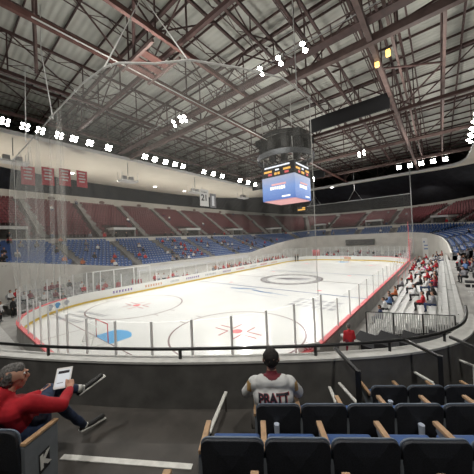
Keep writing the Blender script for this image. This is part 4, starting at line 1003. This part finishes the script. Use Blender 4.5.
wall_strip('wall_near', 'dark_wall', -.02, .16, 0, 4.11)['kind'] = 'structure'
wall_strip('trim_near_ledge', 'ledge', -.10, .17, 4.11, 4.15)['kind'] = 'structure'
rail = empty('ledge_rail'); tag(rail, 'long black curved handrail on short posts along the near concrete ledge', 'rail')
rp = [p+V((0, 0, 4.33)) for p in offs(WP, .03)]
MB().tube(rp, .032, 8).build('top_rail', 'black_metal', rail, smooth=True)
def near_pt(px):
    best = min(rp, key=lambda p: abs((237+FPX*(p-CP).dot(r2)/(p-CP).dot(fw))-px) if (p-CP).dot(fw) > .5 else 1e9); return best
for px in (46, 190, 307, 385, 447): p = near_pt(px); MB().box((p.x-.022, p.y-.022, 4.14), (p.x+.022, p.y+.022, 4.33)).build('post', 'black_metal', rail)
# floors
def slab(name, m, u0, u1, r0, r1, z0, z1):
    P = [Lp(u0, r0, 0), Lp(u0, r1, 0), Lp(u1, r1, 0), Lp(u1, r0, 0)]; o = MB().prism([(p.x, p.y) for p in P], z0, z1).build(name, m); o['kind'] = 'structure'; return o
# front aisle floor clipped to the wall line
inn = offs(WP, .15)
def region(name, m, pts, z0, z1):
    o = MB().prism([(p.x, p.y) for p in pts], z0, z1).build(name, m); o['kind'] = 'structure'; return o
lft = [p for p in inn if 2 < p.x < 16.5]
region('floor_front_aisle', 'dark_floor', lft+[Lp(-35.2, lft[-1].dot(RR_)-.1, 0), Lp(-35.2, -22, 0)], 3.0, 3.3)
rgt = [p for p in inn if p.x > 16.3]
region('floor_right_aisle', 'dark_floor', rgt+[Lp(-35.2, 3, 0), Lp(-35.2, -4.6, 0)], 3.0, 3.25)
slab('floor_step_left', 'dark_floor', -35.2, -34.15, -14, -5.55, 3.0, 3.6)
slab('floor_row_b', 'dark_floor', -35.4, -34.5, -5.55, 4, 3.0, 3.6)
slab('floor_row_a', 'dark_floor', -36.2, -35.2, -22, 5, 3.0, 3.95)
slab('floor_row_z', 'dark_floor', -37.4, -36.2, -22, 5, 3.0, 4.30)
for (u0, u1, r0, r1, z, lab) in ((-35.27, -35.2, -7.45, -5.6, 3.955, 'white painted nosing stripe on the step between the two seat blocks'),
                                 ):
    if u1 == -35.2: a_, b_ = at(62, 457, 3.952), at(192, 467, 3.952)
    o = MB().beam(a_, b_, .065, .012).build('step_stripe', 'stripe'); tag(o, lab, 'stripe')
# low white rails by the wall on the right
for k, (a, b_) in enumerate((((339, 383), (357, 403)), ((329.5, 387), (336, 403)), ((411, 370), (433, 383)), ((449, 356), (474, 366)))):
    A_, B2 = at(*a, 3.78), at(*b_, 3.78); g = empty('guard_bar'); tag(g, ('longer white guard bar left of the black rail post', 'short white guard bar beside the longer one', 'white guard bar between the two black rail posts', 'white guard bar at the right edge below the rail')[k], 'rail', 'white guard bars by the near wall')
    MB().beam(A_, B2, .05, .035).build('bar', 'stripe', g, bevel=.01)
    MB().box((B2.x-.02, B2.y-.02, 3.25), (B2.x+.02, B2.y+.02, 3.77)).build('post', 'stripe', g)
g = empty('guard_bar'); tag(g, 'white guard bar left of the man in the white jersey', 'rail'); A_, B2 = at(226, 392, 3.75), at(209, 433, 3.75)
MB().beam(A_, B2, .055, .03).build('bar', 'stripe', g, bevel=.01)
for q in (.06, .94): p = A_.lerp(B2, q); MB().box((p.x-.012, p.y-.012, 3.3), (p.x+.012, p.y+.012, 3.735)).build('post', 'dark_floor', g)
# black stair rails from the ledge
for k, (a, b_, zb) in enumerate((((335, 348), (358, 372), 3.25), ((405, 340), (440, 357), 3.25), ((450, 337), (480, 350), 3.25))):
    A_ = at(*a, 4.33); B2 = at(*b_, 4.33); g = empty('stair_rail'); tag(g, ('left', 'middle', 'right')[k]+' of three black guard rails reaching from the ledge to a square post', 'rail', 'black guard rails at the ledge')
    MB().beam(A_, B2, .045, .045).build('bar', 'black_metal', g); MB().box((B2.x-.032, B2.y-.032, zb), (B2.x+.032, B2.y+.032, 4.355)).build('post', 'black_metal', g)

# ------------------------------------------------------------------ theatre seats
SW = .54
def back_poly(w=.25, h0=.36, h1=.78, r=.09):
    pts = [(-w, h0), (w, h0)]
    for i in range(7): a = PI/2*i/6; pts.append((w-r+r*math.cos(a), h1-r+r*math.sin(a)))
    for i in range(7): a = PI/2+PI/2*i/6; pts.append((-w+r+r*math.cos(a), h1-r+r*math.sin(a)))
    return pts
def make_seat(rail_arm=True):
    """local: x right, +y forward; base at floor under backrest"""
    root = empty('theatre_seat')
    # curved back shell
    def shell(name, m, w, h0, h1, r, y0, y1, par):
        mb = MB(); P = back_poly(w, h0, h1, r); n_ = len(P)
        def bend(x, z, y): return (x, y-.10*(z-.4)+.45*x*x, z)
        # fan grid for smooth curvature
        c = (0, (h0+h1)/2); vs = []; fs = []
        for lay, y in ((0, y0), (1, y1)):
            vs.append(bend(c[0], c[1], y))
            for f in (.5, 1):
                for x, z in P: vs.append(bend(c[0]+(x-c[0])*f, c[1]+(z-c[1])*f, y))
        S1 = 1+2*n_
        for lay in (0, 1):
            o_ = lay*S1
            for i in range(n_):
                j = (i+1) % n_; t = (o_, o_+1+i, o_+1+j); q = (o_+1+i, o_+1+n_+i, o_+1+n_+j, o_+1+j)
                fs += [t if lay else t[::-1], q if lay else q[::-1]]
        for i in range(n_): j = (i+1) % n_; fs.append((1+n_+i, S1+1+n_+i, S1+1+n_+j, 1+n_+j))
        mb.add(vs, fs); return mb.build(name, m, par, bevel=.006)
    b = shell('backrest', 'shell', .262, .30, .765, .085, -.035, -.005, root); b['label'] = 'black plastic back shell'
    shell('back_rim', 'shell_edge', .268, .32, .772, .09, -.004, .012, root)['label'] = 'blue grey rim around the backrest'
    shell('back_cushion', 'seat_blue', .235, .40, .745, .07, .013, .045, root)
    MB().box((-.235, .04, .385), (.235, .46, .44)).build('seat', 'seat_blue', root, bevel=.025)
    return root
def add_standard(root, x, cup=False):
    """armrest: wood cap on steel standard"""
    mb = MB(); mb.prism([(-.02, 0), (.12, 0), (.10, .58), (.36, .575), (.37, .54), (.16, .38), (-.02, .60)], x-.014, x+.014, 'x'); mb.build('standard', 'seat_metal', root)
    MB().prism([(.02, .585), (.39, .575), (.40, .60), (.39, .612), (.02, .622)], x-.026, x+.026, 'x').build('armrest', 'wood', root, bevel=.006)['label'] = 'wooden armrest'
def place(root, u, r, z): root.location = Lp(u, r, z); root.rotation_euler = (0, 0, math.atan2(UU.y, UU.x)-PI/2)
proto = make_seat(); add_standard(proto, -.27)
def add_cup(root):
    MB().tube([(-.03, -.09, .45), (-.03, -.09, .58)], 0, 12, radii=[.028, .033]).build('cup_holder', 'cup', root, smooth=False)['label'] = 'pale blue cup holder'
rows = [('C', -34.1, 3.215, -3.70, 6), ('B', -35.05, 3.565, -5.47, 9), ('A', -36.0, 3.915, -5.93, 9), ('Z', -36.95, 4.30, -6.0, 9)]
rown = {'C': 'front row by the wall', 'B': 'second row, with the white jersey', 'A': 'third row, nearest the viewer', 'Z': 'row at the bottom edge'}
first = True; cups = []
for nm, u, z, r0, n_ in rows:
    for i in range(n_):
        o = proto if first else copy_tree(proto); first = False
        place(o, u, r0+SW*(i+.5), z)
        tag(o, f'dark theatre seat, {ORD[i]} from the left in the {rown[nm]}', 'seat', f'theatre seats in the {rown[nm]}')
        if nm in 'BC' and i % 3 == 0: cups.append(o)
# left block seats
ls = [copy_tree(proto) for _ in range(3)]
for i, s_ in enumerate(ls):
    place(s_, -35.98, -7.84-SW*i, 3.95)
    for ch in list(s_.children):
        if ch.name.startswith('cup_holder'): bpy.data.objects.remove(ch)
    tag(s_, ('dark theatre seat occupied by the man in the red hoodie', 'empty dark theatre seat left of the man in red', 'dark theatre seat at the far left past the man in red')[i], 'seat', 'theatre seats left of the steps')
for c_ in cups: add_cup(c_)
# end panel with letter K
ep = empty('row_end_panel', Lp(-35.98, -7.53, 3.95), math.atan2(UU.y, UU.x)-PI/2); tag(ep, 'grey metal row end panel with a black K plate beside the man in red', 'panel')
MB().prism([(-.02, 0), (.34, 0), (.36, .57), (-.02, .61)], -.018, .018, 'x').build('panel', 'seat_metal', ep, bevel=.008)
MB().prism([(-.02, .615), (.36, .575), (.365, .60), (-.015, .642)], -.026, .026, 'x').build('armrest', 'wood', ep, bevel=.006)
pq = MB().box((.018, .12, .235), (.024, .24, .42)).build('letter_plate', 'black', ep, bevel=.01)
t_ = text('K', 'letter', .17, 'stripe', frame_mtx((.026, .18, .328), (0, 1, 0), (0, 0, 1)), pq, .002, .008)

# ------------------------------------------------------------------ man in red hoodie (seated, legs crossed, tablet)
def W(u, r, z): return Lp(u, r, z)
fr = UU.copy(); sd = RR_.copy()
look = (UU*.55+RR_*.85).normalized()
J = dict(side=sd, fwd=look, detail=True, fingers=True, sleeve=1.12, k=1.0)
J['pelvis'] = W(-35.68, -7.90, 4.47); J['chest'] = W(-35.80, -7.93, 4.74); J['neck'] = W(-35.76, -7.94, 4.89); J['head'] = W(-35.70, -7.90, 5.02)
J['shL'] = W(-35.74, -8.14, 4.80); J['shR'] = W(-35.76, -7.71, 4.79)
J['elL'] = W(-35.56, -8.20, 4.60); J['wrL'] = W(-35.30, -8.03, 4.59)
J['elR'] = W(-35.50, -7.57, 4.60); J['wrR'] = W(-35.22, -7.70, 4.59)
J['tipL'] = W(-35.15, -7.98, 4.63); J['tipR'] = W(-35.08, -7.79, 4.64)
J['curlL'] = V((0, 0, 1)); J['curlR'] = V((0, 0, 1)); J['thL'] = RR_*.04+V((0, 0, .03)); J['thR'] = -RR_*.04+V((0, 0, .03))
J['hipL'] = W(-35.62, -7.95, 4.45); J['hipR'] = W(-35.62, -7.73, 4.45)
J['knL'] = W(-35.16, -8.02, 4.55); J['anL'] = W(-34.62, -8.0, 3.70); J['toeL'] = W(-34.42, -7.90, 3.66)
J['knL'] = W(-35.12, -8.0, 4.40); J['anL'] = W(-34.64, -7.95, 3.74)
J['toeL'] = W(-34.40, -7.84, 3.70)
J['knR'] = W(-35.17, -8.0, 4.58); J['anR'] = W(-34.76, -7.88, 4.34); J['toeR'] = W(-34.58, -7.72, 4.42)
J['extra'] = [(W(-35.86, -7.94, 4.87), W(-35.82, -7.94, 4.90), .085, .08, 'shirt'), (W(-35.64, -7.90, 4.57), W(-35.68, -7.92, 4.67), .155, .15, 'shirt')]
C = person_parts(J)
me = body_mesh('man_body', C, .012, REG, ['skin', 'hoodie', 'jeans', 'shoe', 'hair_grey', 'shoe_sole'], 3)
for v in me.vertices:   # cloth folds
    f = noise.noise(v.co*7)*.014+noise.noise(v.co*V((19, 19, 6)).x)*.0
    if v.co.z < 5.0: v.co += v.normal*f
man = bpy.data.objects.new('person', me); COL.objects.link(man); tag(man, 'person with grey hair in a red hoodie and jeans, legs crossed, holding a tablet', 'person')
def hair_shell(C_, head, fwd_, voxel, m, parent, cut=.0):
    mb = MB(); 
    for a, b, r in C_: mb.cap(a, b, r, r, 12)
    o = mb.build('hair', m); md = o.modifiers.new('r', 'REMESH'); md.mode = 'VOXEL'; md.voxel_size = voxel; sm = o.modifiers.new('s', 'SMOOTH'); sm.iterations = 3
    me_ = bpy.data.meshes.new_from_object(o.evaluated_get(bpy.context.evaluated_depsgraph_get())); bpy.data.objects.remove(o)
    for v in me_.vertices: v.co += v.normal*noise.noise(v.co*45)*.006
    for p in me_.polygons: p.use_smooth = True
    me_.materials.clear(); me_.materials.append(M[m]); o = bpy.data.objects.new('hair', me_); COL.objects.link(o); o.parent = parent; return o
h = J['head']; bk = -look; uz = V((0, 0, 1))
hair_shell([(h+uz*.047+bk*.01, h+uz*.045+bk*.03, .091), (h+uz*.03+bk*.035, h-uz*.05+bk*.042, .080), (h+uz*.068+look*.02, h+uz*.068+bk*.02, .072), (h+look.cross(uz)*.045+bk*.02+uz*.03, h+look.cross(uz)*.04+bk*.04-uz*.02, .06), (h-look.cross(uz)*.045+bk*.02+uz*.03, h-look.cross(uz)*.04+bk*.04-uz*.02, .06)], h, look, .01, 'hair_grey', man)
mb = MB(); lk_s = look.cross(uz).normalized()
for sg in (-1, 1):
    c = h+look*.092+uz*.028+lk_s*sg*.033; mb.ball(c, .012, n=10)
mb.build('eye', 'white', man, smooth=True)
mb = MB()
for sg in (-1, 1): c = h+look*.102+uz*.028+lk_s*sg*.034; mb.ball(c, .006, n=8)
mb.build('pupil', 'ink', man)
# shoe soles
for an, toe in ((J['anL'], J['toeL']), (J['anR'], J['toeR'])):
    d = (toe-an).normalized(); nrm_ = V((0, 0, -1)); nrm_ = (nrm_-d*nrm_.dot(d)).normalized(); a = an-d*.06+nrm_*.045; b = toe+d*.05+nrm_*.035
    MB().beam(a, b, .085, .022, upv=nrm_).build('shoe_sole', 'shoe_sole', man, bevel=.01)
for an, kn in ((J['anR'], J['knR']),):
    d = (kn-an).normalized(); MB().tube([an+d*.03, an+d*.10], .052, 12).build('sock', 'shoe_sole', man, smooth=True)
# tablet
tc_ = W(-35.11, -7.86, 4.685); x_ = (RR_*.93+UU*.36).normalized(); y_ = (UU*.75+V((0, 0, .8))-x_*0); y_ = (y_-x_*y_.dot(x_)).normalized(); mt = frame_mtx(tc_, x_, y_)
tab = MB().box((-.088, -.122, -.004), (.088, .122, .004)).build('tablet', 'white', bevel=.004); tab.data.transform(mt); tag(tab, 'white tablet held by the man in the red hoodie', 'tablet')
for nm_, m_, bb in (('screen', 'tablet_screen', ((-.072, -.098, .0045), (.072, .098, .006))), ('screen_toolbar', 'ink', ((-.06, .05, .0062), (.06, .082, .0068))), ('screen_text', 'c_grey', ((-.055, -.06, .0062), (.01, -.052, .0068)))):
    q = MB().box(*bb).build(nm_, m_, tab); q.data.transform(mt)

# ------------------------------------------------------------------ man in white jersey seen from behind
J = dict(side=sd, fwd=UU.copy(), detail=True, fingers=False, sleeve=1.25)
rc = -5.245
J['pelvis'] = W(-34.80, rc, 4.08); J['chest'] = W(-34.86, rc, 4.395); J['neck'] = W(-34.82, rc, 4.56); J['head'] = W(-34.79, rc, 4.725)
for sg, s in ((-1, 'L'), (1, 'R')):
    J['sh'+s] = W(-34.84, rc+sg*.215, 4.45); J['el'+s] = W(-34.74, rc+sg*.335, 4.28); J['wr'+s] = W(-34.45, rc+sg*.22, 4.22)
    J['hip'+s] = W(-34.74, rc+sg*.10, 4.12); J['kn'+s] = W(-34.30, rc+sg*.16, 4.14); J['an'+s] = W(-34.28, rc+sg*.15, 3.70); J['toe'+s] = W(-34.12, rc+sg*.17, 3.65)
J['extra'] = [(W(-34.87, rc-.13, 4.475), W(-34.87, rc+.13, 4.475), .10, .10, 'shirt'), (W(-34.90, rc-.13, 4.32), W(-34.90, rc+.13, 4.32), .125, .125, 'shirt'), (W(-34.86, rc-.10, 4.25), W(-34.86, rc+.10, 4.25), .15, .15, 'shirt')]
C = person_parts(J)
ctr = W(-34.82, rc, 0)
me = body_mesh('man_body', C, .012, REG, ['skin', 'jersey', 'c_black', 'shoe', 'maroon', 'gold'], 4,
    recolor=lambda c, g: ('hair' if g == 'shirt' and c.z > 4.515 and (c-V((ctr.x, ctr.y, c.z))).length < .125 else ('sock' if g == 'shirt' and abs(abs((c-ctr).dot(RR_))-.30) < .028 and 4.36 < c.z < 4.48 else g)))
for v in me.vertices:
    if v.co.z < 4.5: v.co += v.normal*(noise.noise(v.co*9)*.010)
man2 = bpy.data.objects.new('person', me); COL.objects.link(man2); tag(man2, 'person in a white hockey jersey with PRATT across the back, seated facing the ice', 'person')
h = J['head']; bk = -UU
hair_shell([(h+uz*.045+bk*.01, h+uz*.045+bk*.02, .10), (h+uz*.03+bk*.03, h-uz*.0+bk*.03, .088), (h+uz*.07, h+uz*.07+UU*.03, .08), (h+sd*.035+uz*.0, h+sd*.035+uz*.05, .072), (h-sd*.035+uz*.0, h-sd*.035+uz*.05, .072)], h, UU, .01, 'hair_black', man2)
bm = bmesh.new(); bm.from_mesh(me); bvh = BVHTree.FromBMesh(bm); bm.free()
def drape(o, lift=.006):
    for v in o.data.vertices:
        hit = bvh.ray_cast(v.co-UU*.6, UU); 
        if hit[0] is not None: v.co = hit[0]-UU*(lift+(v.co-dr0).dot(-UU)*.3)
dr0 = W(-35.1, rc, 4.355)
x_, y_ = RR_, V((0, 0, 1))
t1 = text('PRATT', 'jersey_name', .125, 'ink', frame_mtx(dr0, x_, y_), man2, .0015, .005)
# subdivide so that it follows the back
bm = bmesh.new(); bm.from_mesh(t1.data); bmesh.ops.triangulate(bm, faces=bm.faces); bmesh.ops.subdivide_edges(bm, edges=[e for e in bm.edges if e.calc_length() > .02], cuts=2); bm.to_mesh(t1.data); bm.free(); drape(t1, .008)
t2 = text('PRATT', 'jersey_name_outline', .125, 'banner_red', frame_mtx(dr0-V((0, 0, .004))+RR_*.004, x_, y_), man2, .001, .009)
bm = bmesh.new(); bm.from_mesh(t2.data); bmesh.ops.triangulate(bm, faces=bm.faces); bmesh.ops.subdivide_edges(bm, edges=[e for e in bm.edges if e.calc_length() > .02], cuts=2); bm.to_mesh(t2.data); bm.free(); drape(t2, .004)
# name-bar text in white-red SSA on a sign beyond the rail
sg_ = empty('low_sign', at(296.5, 352, 1.35)); tag(sg_, 'small sign with red letters low by the boards right of the jersey', 'sign')
sg_.location = (12.9, -23.3, 1.2); sg_.rotation_euler = (0, 0, .95)
MB().box((-.55, -.02, -.15), (.55, .02, .2)).build('plate', 'white', sg_)
text('SSA', 'lettering', .36, 'ad_red', frame_mtx((0, -.03, .02), (1, 0, 0), (0, 0, 1)), sg_, .004, .012)

# ------------------------------------------------------------------ relabel look-alikes by their order from the left
bylab = {}
for o in COL.objects:
    if o.parent is None and o.get('label') and o.get('category'): bylab.setdefault(o['label'], []).append(o)
bpy.context.view_layer.update()
def scr(o):
    p = o.matrix_world.translation
    if o.type == 'MESH' and p.length < 1e-6:
        c = V((0, 0, 0))
        for b in o.bound_box: c += V(b)/8
        p = c
    d = p-CP; z = d.dot(fw); return d.dot(r2)/z if z > .1 else -9
for l, os_ in bylab.items():
    if len(os_) > 1:
        os_.sort(key=scr)
        for i, o in enumerate(os_): o['label'] = f'{l}, {ordw(i+1)} from left'
